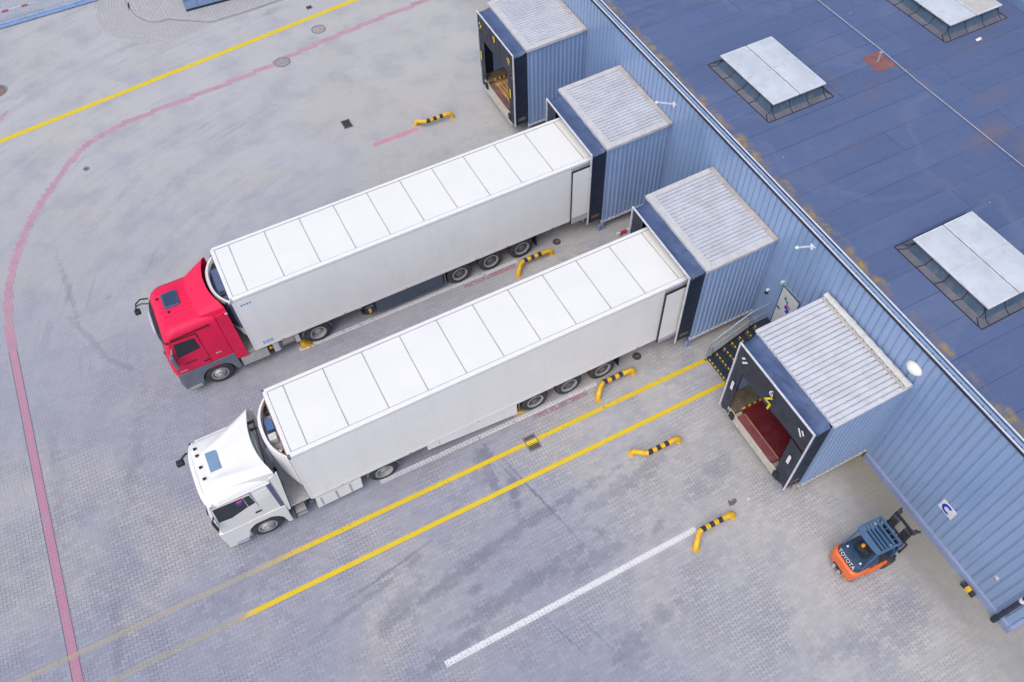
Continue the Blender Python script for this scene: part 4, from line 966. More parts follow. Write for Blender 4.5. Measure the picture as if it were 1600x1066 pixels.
    if red:
        b = MB(); b.box(-.28, -.05, .45, TW - .62, 3.46, 3.64); b.build('cooler_core', fin_blue, ref); b = MB(); b.box(-.31, -.08, .62, .80, 3.645, 3.72); b.box(-.2, -.05, .22, .40, 3.46, 3.7); b.box(-.28, -.06, TW - .55, TW - .30, 3.46, 3.58); b.build('motor', blk, ref)
        # dark lower cowl
        b = MB(); b.loft([[(x - .006, y, z) for x, y, _ in arc(z, k)] for z, k in ((2.3, .90), (2.5, .955), (3.2, 1.005), (3.55, 1.005))], False, False, closed=False)
        b.box(-.10, -.02, .04, .135, 2.45, 3.72); b.box(-.10, -.02, TW - .135, TW - .04, 2.45, 3.72)
        b.build('cowl_panel', M('cowl_dark', (.045, .07, .115), .4, coat=.2), ref, smooth=True)
    else:
        b = MB(); b.box(-.055, -.03, .24, TW - .24, 3.46, 3.77)
        b.tube([(-.06, .25, 3.73), (-.34, .75, 3.73), (-.41, 1.3, 3.73), (-.34, 1.85, 3.73), (-.06, TW - .25, 3.73)], .022, 8); b.build('unit_frame', copper, ref)
        b = MB(); b.box(-.30, -.08, 1.35, 1.75, 3.46, 3.66); b.build('fan_motor', M('fan_blue', (.07, .16, .36), .5), ref); b = MB(); b.box(-.34, -.10, .95, 1.20, 3.46, 3.72, bev=.02); b.build('control_box', foam, ref)
        b = MB(); b.cyl((-.15, .50, 3.46), (-.15, .50, 3.68), .07, 12); b.cyl((-.2, .72, 3.5), (-.1, .38, 3.66), .03, 8); b.box(-.2, -.06, TW - .6, TW - .35, 3.46, 3.6); b.build('compressor', blk, ref); b = MB(); b.lathe([(.06, 0), (.06, .05), (.02, .07)], (-.15, .50, 3.69), 12, 'z'); b.build('filter_cap', alu, ref)
    return o

def rrect(z, xf, xr, hw, rf, rr=.08, yc=1.3, n=6):
    pts = []
    for cx, cy, a0, r in ((xf + rf, yc - hw + rf, 180, rf), (xr - rr, yc - hw + rr, 270, rr), (xr - rr, yc + hw - rr, 0, rr), (xf + rf, yc + hw - rf, 90, rf)):
        for k in range(n + 1):
            a = R_(a0 + 90 * k / n); pts.append((cx + r * math.cos(a), cy + r * math.sin(a), z))
    return pts
def tractor(loc, label, red):
    o = empty('tractor_unit', loc, label, 'truck', 'truck cabs coupled to the white trailers')
    paint = red_paint if red else white_paint; low = grey_plastic if red else white_paint
    hx = -1.47 if red else -1.60
    if red:
        sec = [(.98, -2.80, -.70, 1.22, .22), (1.4, -2.84, -.68, 1.235, .24), (2.1, -2.78, -.68, 1.235, .26), (2.6, -2.67, -.68, 1.225, .27), (3.05, -2.55, -.68, 1.20, .28), (3.25, -2.47, -.69, 1.17, .30), (3.37, -2.38, -.70, 1.11, .32), (3.44, -2.26, -.72, 1.00, .32), (3.465, -2.1, -.8, .85, .3)]
    else:
        sec = [(.98, -2.94, -.82, 1.23, .26), (1.4, -2.96, -.80, 1.245, .28), (1.9, -2.92, -.80, 1.245, .28), (2.4, -2.85, -.80, 1.235, .28), (2.85, -2.77, -.80, 1.215, .28), (3.02, -2.71, -.81, 1.18, .30), (3.12, -2.62, -.82, 1.11, .32), (3.17, -2.5, -.84, 1.0, .32), (3.19, -2.3, -.9, .85, .3)]
    b = MB(); b.loft([rrect(*s) for s in sec]); cab = b.build('cab', paint, o, smooth=True, ang=42)
    zt = sec[-1][0]
    # lower front: bumper, steps, arch panels both sides
    b = MB(); b.loft([rrect(z, xf, -2.12, hw, .22) for z, xf, hw in ((.30, sec[0][1] + .06, 1.18), (.36, sec[0][1] - .01, 1.23), (.70, sec[0][1] - .05, 1.245), (.975, sec[0][1] - .02, 1.235))])
    bp = b.build('bumper', low, o, smooth=True, ang=42)
    b = MB()
    for y in (.22, 2.02): b.box(sec[0][1] - .065, sec[0][1] + .05, y, y + .36, .62, .80, bev=.015)
    b.build('headlight', M('headlight_lens', (.55, .58, .62), .1, var=.1), bp)
    b = MB()
    for k in range(5): b.box(sec[1][1] - .02 + .012 * k, sec[1][1] + .06, .55, 2.05, 1.02 + k * .12, 1.09 + k * .12)
    b.build('grille', black, cab)
    for y0, y1 in ((.028, .12), (2.48, 2.572)):
        arcp = [(hx + .60 * math.cos(R_(a)), .51 + .60 * math.sin(R_(a))) for a in range(178, -2, -9)]
        if red: poly = [(-2.74, .46), (-2.12, .34), (-2.08, .55)] + arcp + [(-.83, .44), (-.67, .46), (-.69, 1.30), (-2.72, 1.30)]
        else: poly = [(-2.90, .32), (-2.30, .27), (-2.22, .55)] + arcp + [(-.96, .26), (-.83, .22), (-.80, 1.34), (-2.93, 1.34)]
        b = MB(); b.prism(poly, y0, y1, 'xz'); ap = b.build('arch_panel', low, o, bev=.012)
        yo = y0 - .004 if y0 < 1 else y1
        b = MB(); xs = -2.60 if red else -2.66; b.box(xs, xs + .42, yo - (.03 if red else .004), yo + .05, .34, .46); b.build('step', trim_grey if not red else alu, ap, bev=.008)
    b = MB(); b.box(-2.1, -.9, .13, 2.47, .985, 1.02); b.cyl((hx, .3, .51), (hx, 2.3, .51), .08, 10); b.box(hx - .58, hx - .55, .13, 2.47, .4, .97); b.box(hx + .56, hx + .59, .13, 2.47, .4, .97); b.build('wheel_well', black, o)
    wheel(o, hx, .215, -1, 'front', .51, .30); wheel(o, hx, 2.385, 1, 'front', .51, .30)
    # doors with side windows
    for sd in (-1, 1):
        y = (lambda d: .055 - d) if sd < 0 else (lambda d: 2.545 + d)
        if red: dp_ = [(-2.42, 3.06), (-1.52, 3.02), (-1.50, 1.34), (-2.66, 1.34), (-2.60, 2.1)]; wp = [(-2.31, 2.93), (-1.62, 2.88), (-1.60, 2.28), (-2.42, 2.20)]
        else: dp_ = [(-2.66, 3.0), (-1.50, 2.93), (-1.46, 1.38), (-2.80, 1.38), (-2.76, 2.1)]; wp = [(-2.63, 2.92), (-1.53, 2.84), (-1.50, 2.28), (-1.78, 2.22), (-2.30, 2.02), (-2.70, 2.08)]
        b = MB(); b.prism(dp_, y(-.03), y(.003), 'xz'); d = b.build('door', paint, o, bev=.006)
        cx_, cz_ = sum(q[0] for q in dp_) / len(dp_), sum(q[1] for q in dp_) / len(dp_)
        b = MB(); b.prism([(cx_ + (a - cx_) * 1.022, cz_ + (c - cz_) * 1.014) for a, c in dp_], y(-.03), y(-.0005), 'xz'); b.build('door_gap', dark_gap if red else panel_gap, d)
        b = MB(); b.prism(wp, y(-.02), y(.009), 'xz'); gl = b.build('window', glass_dark, d, bev=.004)
        b = MB()
        if red: b.box(-1.72, -1.52, y(-.01), y(.02), 1.50, 1.56); b.box(-2.3, -1.9, y(-.01), y(.006), 1.74, 1.80)
        else: b.box(-1.66, -1.47, y(-.01), y(.022), 1.66, 1.74)
        b.build('handle', black, d)
        if not red:
            b = MB(); b.box(-1.745, -1.715, y(-.01), y(.012), 2.23, 2.86); b.build('window_bar', alu, gl)
            b = MB(); b.prism([(-.97, 2.90), (-.83, 2.92), (-.82, 1.36), (-.94, 1.36)], y(-.06), y(.004), 'xz'); b.build('vent_strip', cap_blue, cab)
            b = MB()
            for k in range(4): b.box(-1.44, -1.0, y(-.05), y(.002), 2.36 + k * .13, 2.375 + k * .13)
            b.box(-2.6, -.85, y(-.05), y(.0015), 2.985, 3.0); b.build('side_rib', panel_joint, cab)
        else:
            b = MB(); b.prism([(-2.35, 3.10), (-.98, 3.16), (-.98, 3.20), (-2.35, 3.14)], y(-.07), y(-.012), 'xz'); b.build('roof_gutter', M('dark_red', (.10, .003, .008), .5), cab)
            b = MB(); b.box(-1.25, -1.05, y(-.03), y(.004), 1.66, 1.70); b.box(-2.62, -2.35, y(-.03), y(.005), 1.42, 1.46); b.build('badge', alu, cab)
        # mirrors
        ym = -.12 if sd < 0 else 2.72
        b = MB()
        if red: b.box(-2.62, -2.48, ym - .12, ym + .10, 1.95, 2.62, bev=.04); b.beam((-2.50, ym, 2.66), (-2.42, .12 if sd < 0 else 2.48, 2.78), .05, .05); b.build('mirror', grey_plastic, o)
        else: ym = -.04 if sd < 0 else 2.64; b.box(-2.86, -2.78, ym - .06, ym + .05, 1.85, 2.40, bev=.03); b.beam((-2.82, ym, 2.42), (-2.70, .12 if sd < 0 else 2.48, 2.50), .04, .05); b.build('mirror', black, o)
    if not red:
        jb = MB(); jb.lathe([(.02, 0), (.10, .01), (.12, .06), (.09, .12), (.02, .13)], (0, 0, 0), 10, 'z', mis=[0, 1, 1, 0]); j = jb.build('jacket', [cloth_red, cloth_blue], o, smooth=True); j.location = (-1.86, .03, 2.60); j.scale = (1.1, .5, 1.6)
    # windscreen wraps the raked front
    b = MB(); rows = []
    zs = (1.95, 2.2, 2.5, 2.8, 2.95) if not red else (1.9, 2.2, 2.5, 2.8, 2.98)
    import bisect
    def sx(z):
        for (z0, x0, *_), (z1, x1, *_) in zip(sec[:-1], sec[1:]):
            if z0 <= z <= z1: return x0 + (x1 - x0) * (z - z0) / (z1 - z0)
    for z in zs:
        xf = sx(z) - .012; row = []
        for k in range(21):
            v = (k / 20 - .5) * 2; yy = 1.3 + v * 1.20; row.append((xf + .25 * max(0, (abs(v) - .78) / .22) ** 2, yy, z))
        rows.append(row)
    b.loft(rows, False, False, closed=False); b.build('windscreen', glass_dark, cab, smooth=True)
    # sun visor
    b = MB(); rings = []
    for k in range(13):
        v = (k / 12 - .5) * 2; yy = 1.3 + v * 1.16; x0 = sx(3.0) - .10 + .16 * abs(v) ** 4
        rings.append([(x0, yy, 2.93), (x0 - .03, yy, 2.96), (x0 + .10, yy, 3.06), (x0 + .13, yy, 3.04)])
    b.loft(rings); vz = b.build('sun_visor', black if red else white_paint, cab, smooth=True)
    if red:
        b = MB(); b.tube([(sx(3.0) - .16, .75, 3.02), (sx(3.0) - .17, 1.1, 3.03), (sx(3.0) - .17, 1.5, 3.03), (sx(3.0) - .16, 1.75, 3.02)], .018, 8); b.build('chrome_bar', lamp_white, vz, smooth=True)  # thin pale chrome bar along the visor
    # front mirror arm on the far side
    b = MB()
    if red:
        b.tube([(-2.60, 2.45, 2.95), (-2.85, 2.50, 3.0), (-3.05, 2.45, 2.92), (-3.12, 2.30, 2.8)], .028, 8); b.tube([(-2.62, 2.2, 2.95), (-2.86, 2.3, 2.98), (-3.05, 2.36, 2.9)], .022, 8); b.box(-3.20, -3.0, 2.14, 2.36, 2.66, 2.78, bev=.03)
    else:
        b.tube([(-2.72, 2.38, 2.75), (-2.90, 2.36, 2.78), (-3.08, 2.30, 2.7)], .035, 8); b.box(-3.26, -3.02, 2.16, 2.36, 2.52, 2.66, bev=.03)
    b.build('front_mirror', black, o)
    # roof air deflector
    nx, ny = 26, 30
    b = MB(); g = []
    for i in range(nx + 1):
        u = i / nx; row = []
        for j in range(ny + 1):
            v = (j / ny - .5) * 2
            if red:
                x0 = -1.28 + .10 * abs(v) ** 3; x1 = -.58 + .30 * abs(v) ** 2.2
                hw_ = .98 + .27 * u; x = x0 + (x1 - x0) * u; y = 1.3 + v * hw_
                ed = max(0, (abs(v) - .80) / .20); h = 3.50 + .40 * u ** .9 - (.04 + .20 * u) * ed ** 2.0 * (1 - .3 * u)
                h += .03 * min(1, u / .06)
            else:
                x0 = -2.42; x1 = -.86 + .26 * abs(v) ** 2.0
                hw_ = .86 + .40 * u ** 1.5; x = x0 + (x1 - x0) * u; y = 1.3 + v * hw_
                rg = .60 + .28 * u
                ridge = math.exp(-((abs(v) - rg) / .16) ** 2) * (.085 * min(1, u * 4)) * (1 - .65 * u)
                ed = max(0, (abs(v) - rg) / (1 - rg + 1e-6)); h = 3.19 + .42 * u ** 1.25 + ridge - (.02 + .20 * u * (1 - .5 * u)) * ed ** 1.6
            row.append((x, y, h))
        g.append(row)
    b.loft(g, False, False, closed=False)
    sk_ = [[(p[0], p[1], p[2] - .045) for p in r] for r in g]
    b.loft(sk_, False, False, closed=False); b.loft([g[-1], sk_[-1]], False, False, closed=False)
    b.loft([[r[0] for r in g], [(r[0][0], r[0][1], zt - .1) for r in g]], False, False, closed=False); b.loft([[r[-1] for r in g], [(r[-1][0], r[-1][1], zt - .1) for r in g]], False, False, closed=False)
    b.loft([g[0], [(p[0], p[1], zt - .08) for p in g[0]]], False, False, closed=False)
    df = b.build('roof_deflector', paint, o, smooth=True, ang=40)
    b = MB(); b.box(sec[3][2] - .02, sec[3][2] + .03, .35, 2.25, 1.2, zt + .05); b.build('rear_wall', M('cab_rear_grey', (.50, .51, .53), .6) if not red else M('cab_rear_red', (.14, .005, .012), .6), cab)
    b = MB()
    for y, z in ((2.05, 3.35), (1.85, 3.25)): b.box(-.80, -.58, y, y + .07, z, z + .06); 
    b.beam((-.74, .4, 3.3), (-.6, 2.2, 3.32), .04, .04); b.build('deflector_bracket', black, df)
    # side extenders
    for y0, y1 in ((.05, .085), (2.515, 2.55)):
        b = MB()
        if red: b.prism([(-.695, .95), (-.29, .93), (-.28, 3.54), (-.69, 3.46)], y0 - .01, y1, 'xz')
        else: b.prism([(-.79, .95), (-.70, .98), (-.50, 3.42), (-.79, 3.22)], y0, y1, 'xz')
        b.build('side_extender', paint, o, bev=.008)
    if red:
        b = MB(); b.box(-.36, -.275, .034, .05, 3.40, 3.48); b.build('marker_lamp', lamp_white, o)
    # roof hatch
    if red:
        b = MB(); b.loft([rrect(z, x0, x1, h_, r, r, 1.53) for z, x0, x1, h_, r in ((3.42, -2.13, -1.56, .36, .09), (3.50, -2.12, -1.57, .35, .09), (3.515, -2.08, -1.61, .31, .07))]); hf = b.build('roof_hatch', M('hatch_frame', (.055, .095, .17), .4), o, smooth=True)
        b = MB(); b.loft([rrect(z, -2.055, -1.635, .285, .06, .06, 1.53) for z in (3.50, 3.522)]); b.build('glass', M('hatch_dark', (.04, .068, .13), .15), hf, smooth=True)
    else:
        b = MB(); b.loft([rrect(z, -2.30, -1.80, .39, .03, .03, 1.40) for z in (3.15, 3.285)]); hf = b.build('roof_hatch', rail_white, o, smooth=True)
        b = MB(); b.loft([rrect(z, -2.27, -1.83, .355, .02, .02, 1.40) for z in (3.26, 3.292)]); b.build('glass', hatch_pale, hf)
    # small roof fittings
    b = MB()
    if red:
        for x, y in ((-2.26, 1.75), (-2.02, 1.0)): b.lathe([(.03, 0), (.04, .04), (.015, .08)], (x, y, 3.46), 10, 'z')
    else:
        for y in (2.12, 1.86, 1.42, 1.0): b.box(-2.56, -2.46, y - .03, y + .03, 3.16, 3.235, bev=.012)
    b.build('roof_marker', dark_gap, cab)
    if red:
        for q in range(7):
            yy = .62 + q * .23
            b = MB(); b.beam((-2.24, yy, zt - .012), (-1.30, yy, zt + .006), .022, .02); b.build('roof_rib', paint, cab)
    for q in (-.55, .15, .8):
        b = MB(); b.tube([(sx(2.0) - .04, 1.3 + q, 1.98), (sx(2.2) - .035, 1.3 + q - .22, 2.2), (sx(2.45) - .03, 1.3 + q - .5, 2.42)], .014, 6); b.build('wiper', black, cab)
    # chassis, deck, tanks
    b = MB(); b.box(-.8, 3.3, .88, 1.0, .70, .92); b.box(-.8, 3.3, 1.6, 1.72, .70, .92); b.box(1.5, 2.6, .7, 1.9, .93, 1.03); b.cyl((2.35, .3, .51), (2.35, 2.3, .51), .09, 10); b.cyl((2.35, 1.1, .52), (2.35, 1.5, .52), .22, 14); b.box(3.2, 3.3, .4, 2.2, .6, .8); b.build('chassis', chassis, o)
    b = MB()
    for k in range(9): b.box(-.66 + k * .07, -.61 + k * .07, .12, 2.4, .955, .985)
    b.box(-.68, 0.05, .12, 2.4, .935, .954); b.build('deck', deck_grey, o)
    dx = 2.30 if red else 2.45
    for y in (.20, .52): pass
    wheel(o, dx, .215, -1, 'drive', .50, .28); wheel(o, dx, 2.385, 1, 'drive', .50, .28)
    b = MB()
    for y in (.52, 2.08):
        b = MB(); b.lathe([(.3, -.13), (.45, -.14), (.5, -.1), (.5, .1), (.45, .14), (.3, .13)], (dx, y, .5), 30, ring=True); b.build('inner_wheel', rubber, o, smooth=True)
    fm = grey_plastic if red else M('mudguard_blue', (.16, .21, .30), .5)
    for y0, y1 in ((.05, .66), (1.94, 2.55)):
        fender(o, dx, y0, y1, .57, 168, 118, fm); fender(o, dx, y0, y1, .57, 62, 10, fm)
        if red: fender(o, dx, y0 + .02, y1, .575, 119, 61, fm, .02)
    if red:
        for y in (.06, 2.06):
            b = MB(); b.loft([rrect(z, -.60, .40, .25, .03, .03, y + .24) for z in (.42, .46, .80, .88)]); b.build('fuel_tank', alu, o, smooth=True, ang=40)
        b = MB(); b.box(.44, .60, .08, .40, .5, .95); b.build('valve_box', black, o); b = MB(); b.cyl((.52, .06, .82), (.52, .02, .82), .06, 12); b.build('marker_lamp', amber, o)
        b = MB(); b.loft([rrect(z, .60, .84, .22, .03, .03, .28) for z in (.44, .5, .86, .92)]); b.build('side_box', M('box_white', (.58, .58, .58), .5), o, smooth=True)
        b = MB(); b.box(.845, .93, .05, .5, .42, .94); b.build('tank_strap', cap_blue, o)
        b = MB(); b.cyl((.94, .34, .70), (1.42, .34, .70), .28, 20); b.build('air_tank', M('tank_grey', (.34, .33, .31), .5, .2), o, smooth=True)
        b = MB(); b.box(1.44, 1.60, .06, .4, .5, .9); b.build('side_box', M('box_white', (.58, .58, .58), .5), o, bev=.02)
    else:
        b = MB(); b.prism([(.05, .22), (1.62, .26), (1.66, .86), (.10, .86)], 2.15, 2.57, 'xz'); b.build('side_skirt', white_panel, o, bev=.03); b = MB(); b.prism([(.05, .22), (1.62, .26), (1.66, .86), (.10, .86)], .03, .45, 'xz'); sk2 = b.build('side_skirt', white_panel, o, bev=.03)
        b = MB()
        for x in (.22, .74, 1.22): b.box(x, x + .07, .022, .03, .28, .84)
        b.build('skirt_band', trim_grey, sk2)
        for z in (.24, .50):
            b = MB(); b.box(-.64, -.30, .05, .30, z, z + .06); b.build('step', alu, o, bev=.01)
        b = MB(); b.box(-.74, -.22, .31, .70, .18, .92); b.cyl((-.12, .25, .45), (.02, .25, .45), .10, 14); b.box(-.72, -.66, .06, .32, .18, .7); b.build('side_box', skirt_grey, o)
    return o
T1 = (.13, 6.472, 0); T2 = (0, 0, 0)
trailer(T1, 'white refrigerated trailer behind the red cab, with dark grey side skirt', True)
trailer(T2, 'white refrigerated trailer behind the white cab, with white side skirt', False)
tractor(T1, 'red truck cab with dark roof hatch and grey lower panels', True)
tractor(T2, 'white truck cab with pale blue roof hatch and open window', False)

# ------------------------------------------------------------------ tubular wheel guides
def guide(x, y, sg, label):
    o = empty('wheel_guide', (x, y, 0), label, 'barrier', 'yellow and black wheel guides at the docks')
    r, h = .094, .30
    path = [(-.42, sg * .36, .02), (-.40, sg * .34, .14), (-.34, sg * .27, .24), (-.22, sg * .14, h - .01), (-.10, sg * .04, h), (.0, 0, h)]
    b = MB(); b.tube(path, r, 14); b.cyl((-.42, sg * .36, 0), (-.42, sg * .36, .02), .12, 14); b.build('bent_end', yel, o, smooth=True, ang=60)
    b = MB(); L = 1.28; n = 5; w = [.17, .17, .17, .17, .17]; xx = 0; ms = []; pts = [(0, 0, h)]
    for k in range(5): xx += L * .62 / 5; pts.append((xx, 0, h)); ms.append(1 if k % 2 == 0 else 0)
    b.tube(pts, r - .001, 14, mis=ms); b.build('striped_bar', [yel, blk], o, smooth=True, ang=60)
    b = MB(); e = pts[-1][0]; b.tube([(e, 0, h), (e + .20, 0, h), (e + .34, 0, h - .01), (e + .43, -.0, h - .07), (e + .47, -.0, h - .16), (e + .47, 0, .01)], r, 14); b.cyl((e + .47, 0, 0), (e + .47, 0, .02), .12, 14); b.build('bent_end', yel, o, smooth=True, ang=60)
    return o
guide(10.86, 15.62, 1, 'yellow and black tube guide standing alone past the red truck trailer')
guide(10.86, 6.10, -1, 'yellow and black tube guide beside the red truck trailer rear wheels')
guide(10.72, -.29, -1, 'yellow and black tube guide beside the white truck trailer rear wheels')
guide(10.62, -3.40, 1, 'scuffed tube guide between the lower yellow line and the red dock')
guide(10.62, -6.50, -1, 'yellow and black tube guide at the end of the long white line')
for (x, y, lb) in ((1.86, 6.62, 'yellow wheel chock by the drive wheel of the red truck'), (7.56, .26, 'yellow wheel chock at the front trailer wheel of the white truck')):
    o = empty('wheel_chock', (x, y, 0), lb, 'wheel chock', 'yellow wheel chocks')
    b = MB(); b.prism([(-.20, 0), (.24, 0), (.20, .05), (-.04, .22), (-.17, .22)], -.12, .12, 'xz'); b.build('wedge', yel, o, bev=.012)
    b = MB(); b.tube([(-.06, -.08, .22), (-.06, -.06, .29), (-.06, .06, .29), (-.06, .08, .22)], .012, 6)
    for k in range(4): b.box(.0 + k * .05, .02 + k * .05, -.11, .11, .205 - k * .037, .22 - k * .037)
    b.build('handle', M('chock_worn', (.45, .30, .05), .7), o)

# ------------------------------------------------------------------ drains, covers, bits on the ground
def cover(x, y, r, label, mat=iron):
    o = empty('manhole_cover', (x, y, 0), label, 'manhole cover', 'round manhole covers in the yard')
    b = MB(); b.lathe([(r, .002), (r, .010), (r - .06, .012)], (0, 0, 0), 32, 'z'); b.build('rim', M('cover_ring', (.25, .235, .25), .85, var=.2, scale=8), o, smooth=True)
    b = MB(); b.lathe([(r - .075, .005), (r - .075, .014), (r - .10, .018), (.001, .018)], (0, 0, 0), 32, 'z')
    for k in range(8): b.beam((.08 * math.cos(k * .785), .08 * math.sin(k * .785), .02), ((r - .14) * math.cos(k * .785), (r - .14) * math.sin(k * .785), .02), .03, .008)
    b.build('lid', mat, o, smooth=True)
pinkish = M('cover_pink', (.39, .33, .345), .9, var=.2, scale=6)
cover(6.46, 23.57, .42, 'grey round manhole cover interrupting the red paving band', M('cover_grey', (.31, .30, .315), .9, var=.2, scale=6))
cover(8.97, 25.22, .38, 'pinkish round manhole cover between the yellow line and red band', pinkish)
cover(-6.62, 28.4, .50, 'brown round manhole cover at the left edge of the yard', M('cover_brown', (.24, .17, .15), .9, var=.25, scale=6))
cover(-3.75, 20.61, .15, 'tiny round iron cover just inside the bend of the red band', iron)
for x, y, lb in ((12.64, 6.57, 'small broken iron cap on the ground beyond the red trailer guide'), (12.50, .25, 'small round iron cap on the ground beyond the white trailer guide')):
    o = empty('hydrant_cap', (x, y, 0), lb, 'cover', 'small iron caps near the docks')
    b = MB(); b.lathe([(.17, .002), (.17, .014), (.12, .016), (.11, .006), (.001, .006)], (0, 0, 0), 18, 'z'); b.build('ring', iron_dark, o, smooth=True); b = MB(); b.box(-.06, .10, -.03, .03, .01, .022); b.build('bar', iron, o)
def grate(x, y, sx, sy, n, label, rz, stripe=False):
    o = empty('drain_grate', (x, y, 0), label, 'drain', 'drain grates in the yard', rz)
    b = MB(); b.box(-sx - .04, sx + .04, -sy - .04, -sy, .001, .012); b.box(-sx - .04, sx + .04, sy, sy + .04, .001, .012); b.box(-sx - .04, -sx, -sy, sy, .001, .012); b.box(sx, sx + .04, -sy, sy, .001, .012); b.build('frame', M('grate_frame', (.25, .21, .225), .8, var=.2), o)
    MB().box(-sx, sx, -sy, sy, .0005, .003).build('sump', dark_gap, o)
    b = MB()
    for k in range(n):
        y0 = -sy + (k + .25) * 2 * sy / n; mi = 1 if stripe and 3 <= k <= 5 else 0
        b.box(-sx, sx, y0, y0 + sy / n * .85, .004, .011, mi=mi)
    b.build('bars', [iron if stripe else iron_dark, yel_mark], o)
grate(7.42, -1.07, .20, .27, 9, 'rusty drain grate crossed by the upper yellow line', 0, True)
grate(7.65, 17.62, .18, .27, 9, 'dark drain grate alone in the yard above the red truck', 0)
grate(9.18, 27.3, .12, .12, 4, 'small dark drain grate beyond the yellow line near the pavement', 0)
o = empty('rubber_scrap', (12.18, -6.1, 0), 'dark flat scrap of rubber on the paving near the white line guide', 'scrap')
b = MB(); b.prism([(-.16, -.07), (-.02, -.10), (.13, -.06), (.17, .05), (.05, .08), (-.02, .03), (-.09, .11), (-.13, .10)], .003, .014, 'xy'); b.build('scrap', M('scrap', (.14, .13, .15), .9), o)
o = empty('plastic_scrap', (12.75, -6.25, 0), 'crumpled clear plastic beside the dark rubber scrap', 'scrap')
b = MB(); b.loft([[(-.14, -.05, .01), (-.02, -.07, .05), (.14, -.02, .01)], [(-.11, .03, .02), (.01, .03, .06), (.12, .06, .015)]], False, False, closed=False); b.build('film', M('film', (.50, .50, .54), .3), o)
o = empty('warning_board', (15.3, 5.62, 0), 'low red and white board on the ground between the two occupied docks', 'barrier')
b = MB()
for k in range(5): b.box(-.40 + k * .16, -.40 + (k + 1) * .16, -.03, .03, .06, .22, mi=0 if k % 3 == 0 else 1)
b.build('board', [white_mark, red_mark], o)
for x in (-.36, .30):
    b = MB(); b.box(x, x + .06, -.12, .12, 0, .058); b.build('foot', trim_grey, o)

# ------------------------------------------------------------------ sliding gate, boom barrier, booth
o = empty('sliding_gate', (-3.0, 33.75, 0), 'long pale blue sliding gate with thin pickets at the yard edge', 'gate', None)
b = MB(); b.box(-16, 2.32, -.07, .07, .06, .20); b.build('bottom_rail', gate_blue, o, bev=.01)
b = MB(); b.box(-16, 2.32, -.03, .03, .24, .29); b.box(-16, 2.32, -.03, .03, 1.55, 1.62); b.build('rail', M('gate_pale', (.40, .55, .78), .5), o)
b = MB()
for k in range(128): b.box(-12.4 + k * .115, -12.4 + k * .115 + .022, -.012, .012, .29, 1.55)
b.build('pickets', gate_blue, o)
b = MB()
for k in range(9): b.cyl((-15 + k * 2, -.05, .05), (-15 + k * 2, .05, .05), .055, 10)
b.build('roller', iron_dark, o)
o = empty('boom_barrier', (-9.05, 34.48, 0), 'white barrier arm with red bands behind the blue gate', 'barrier')
b = MB(); b.box(-.2, .09, -.15, .15, 0, .95, bev=.03); b.build('cabinet', coping, o)
b = MB()
for k in range(16): b.box(.1 + k * .33, .1 + (k + 1) * .33, -.22, -.14, .50, .58, mi=1 if k % 3 == 2 else 0)
b.build('arm', [white_mark, red_mark], o)
o = empty('guard_booth', (3.34, 30.08, .10), 'blue panelled booth with dark base line on the pavement', 'booth')
b = MB(); b.prism([(0, 0), (2.72, -.18), (2.9, 2.4), (.16, 2.5)], .12, 2.55, 'xy'); bw = b.build('wall', booth_blue, o)
b = MB(); b.prism([(-.015, -.015), (2.735, -.196), (2.92, 2.42), (.15, 2.52)], .0, .118, 'xy'); b.build('base', gutter_dark, o)
b = MB(); b.prism([(-.12, -.12), (2.84, -.31), (3.0, 2.5), (.08, 2.62)], 2.552, 2.66, 'xy'); b.build('roof', coping, o)
b = MB()
for u in (.24, .545, .85):
    x = 2.72 * u; y = -.18 * u; b.box(x - .012, x + .012, y - .008, y + .02, .13, 2.5)
b.box(.0, .0 + .62, -.05, -.03, .62, .64); b.build('panel_joint', M('booth_joint', (.08, .12, .22), .6), bw)

# ------------------------------------------------------------------ forklift
f = empty('forklift', (14.55, -9.52, 0), 'small orange and dark blue forklift parked facing the wall below the C sign', 'forklift', None, R_(-3))
b = MB()
b.loft([rrect(z, x0, x1, hw, r, .08, 0) for z, x0, x1, hw, r in ((.16, -.92, -.30, .46, .20), (.30, -.98, -.30, .52, .24), (.62, -.98, -.30, .53, .24), (.78, -.97, -.30, .52, .24), (.82, -.92, -.32, .48, .2))])
cw = b.build('counterweight', orange, f, smooth=True, ang=40)
b = MB(); b.box(-.99, -.90, -.20, .20, .25, .45, bev=.02); b.build('recess', black, cw)
b = MB()
for y in (-.16, .06): b.box(-1.03, -.985, y, y + .10, .16, .36)
b.build('tow_plate', alu, cw)
b = MB(); b.box(-.32, .62, -.54, -.40, .18, .56, bev=.04); b.box(-.32, .62, .40, .54, .18, .56, bev=.04); b.build('side_panel', orange, f)
b = MB(); b.box(-.30, .60, -.40, .40, .16, .52); b.build('chassis', black, f)
b = MB(); b.loft([rrect(z, x0, .02, hw, r, .1, 0) for z, x0, hw, r in ((.60, -.88, .47, .2), (.90, -.88, .47, .2), (1.00, -.83, .43, .2), (1.03, -.74, .36, .16))]); b.build('hood', fl_blue, f, smooth=True, ang=40)
b = MB(); b.box(-.44, .02, -.24, .24, 1.03, 1.14, bev=.04); st_ = b.build('seat', black, f); b = MB(); b.box(-.52, -.40, -.23, .23, 1.10, 1.55, bev=.05); b.build('backrest', black, st_)
b = MB(); b.box(.02, .55, -.46, .46, .52, .58); b.build('floor_plate', chassis, f)
b = MB(); b.box(.52, .66, -.44, .44, .52, 1.05, bev=.04); ds = b.build('dashboard', fl_blue, f)
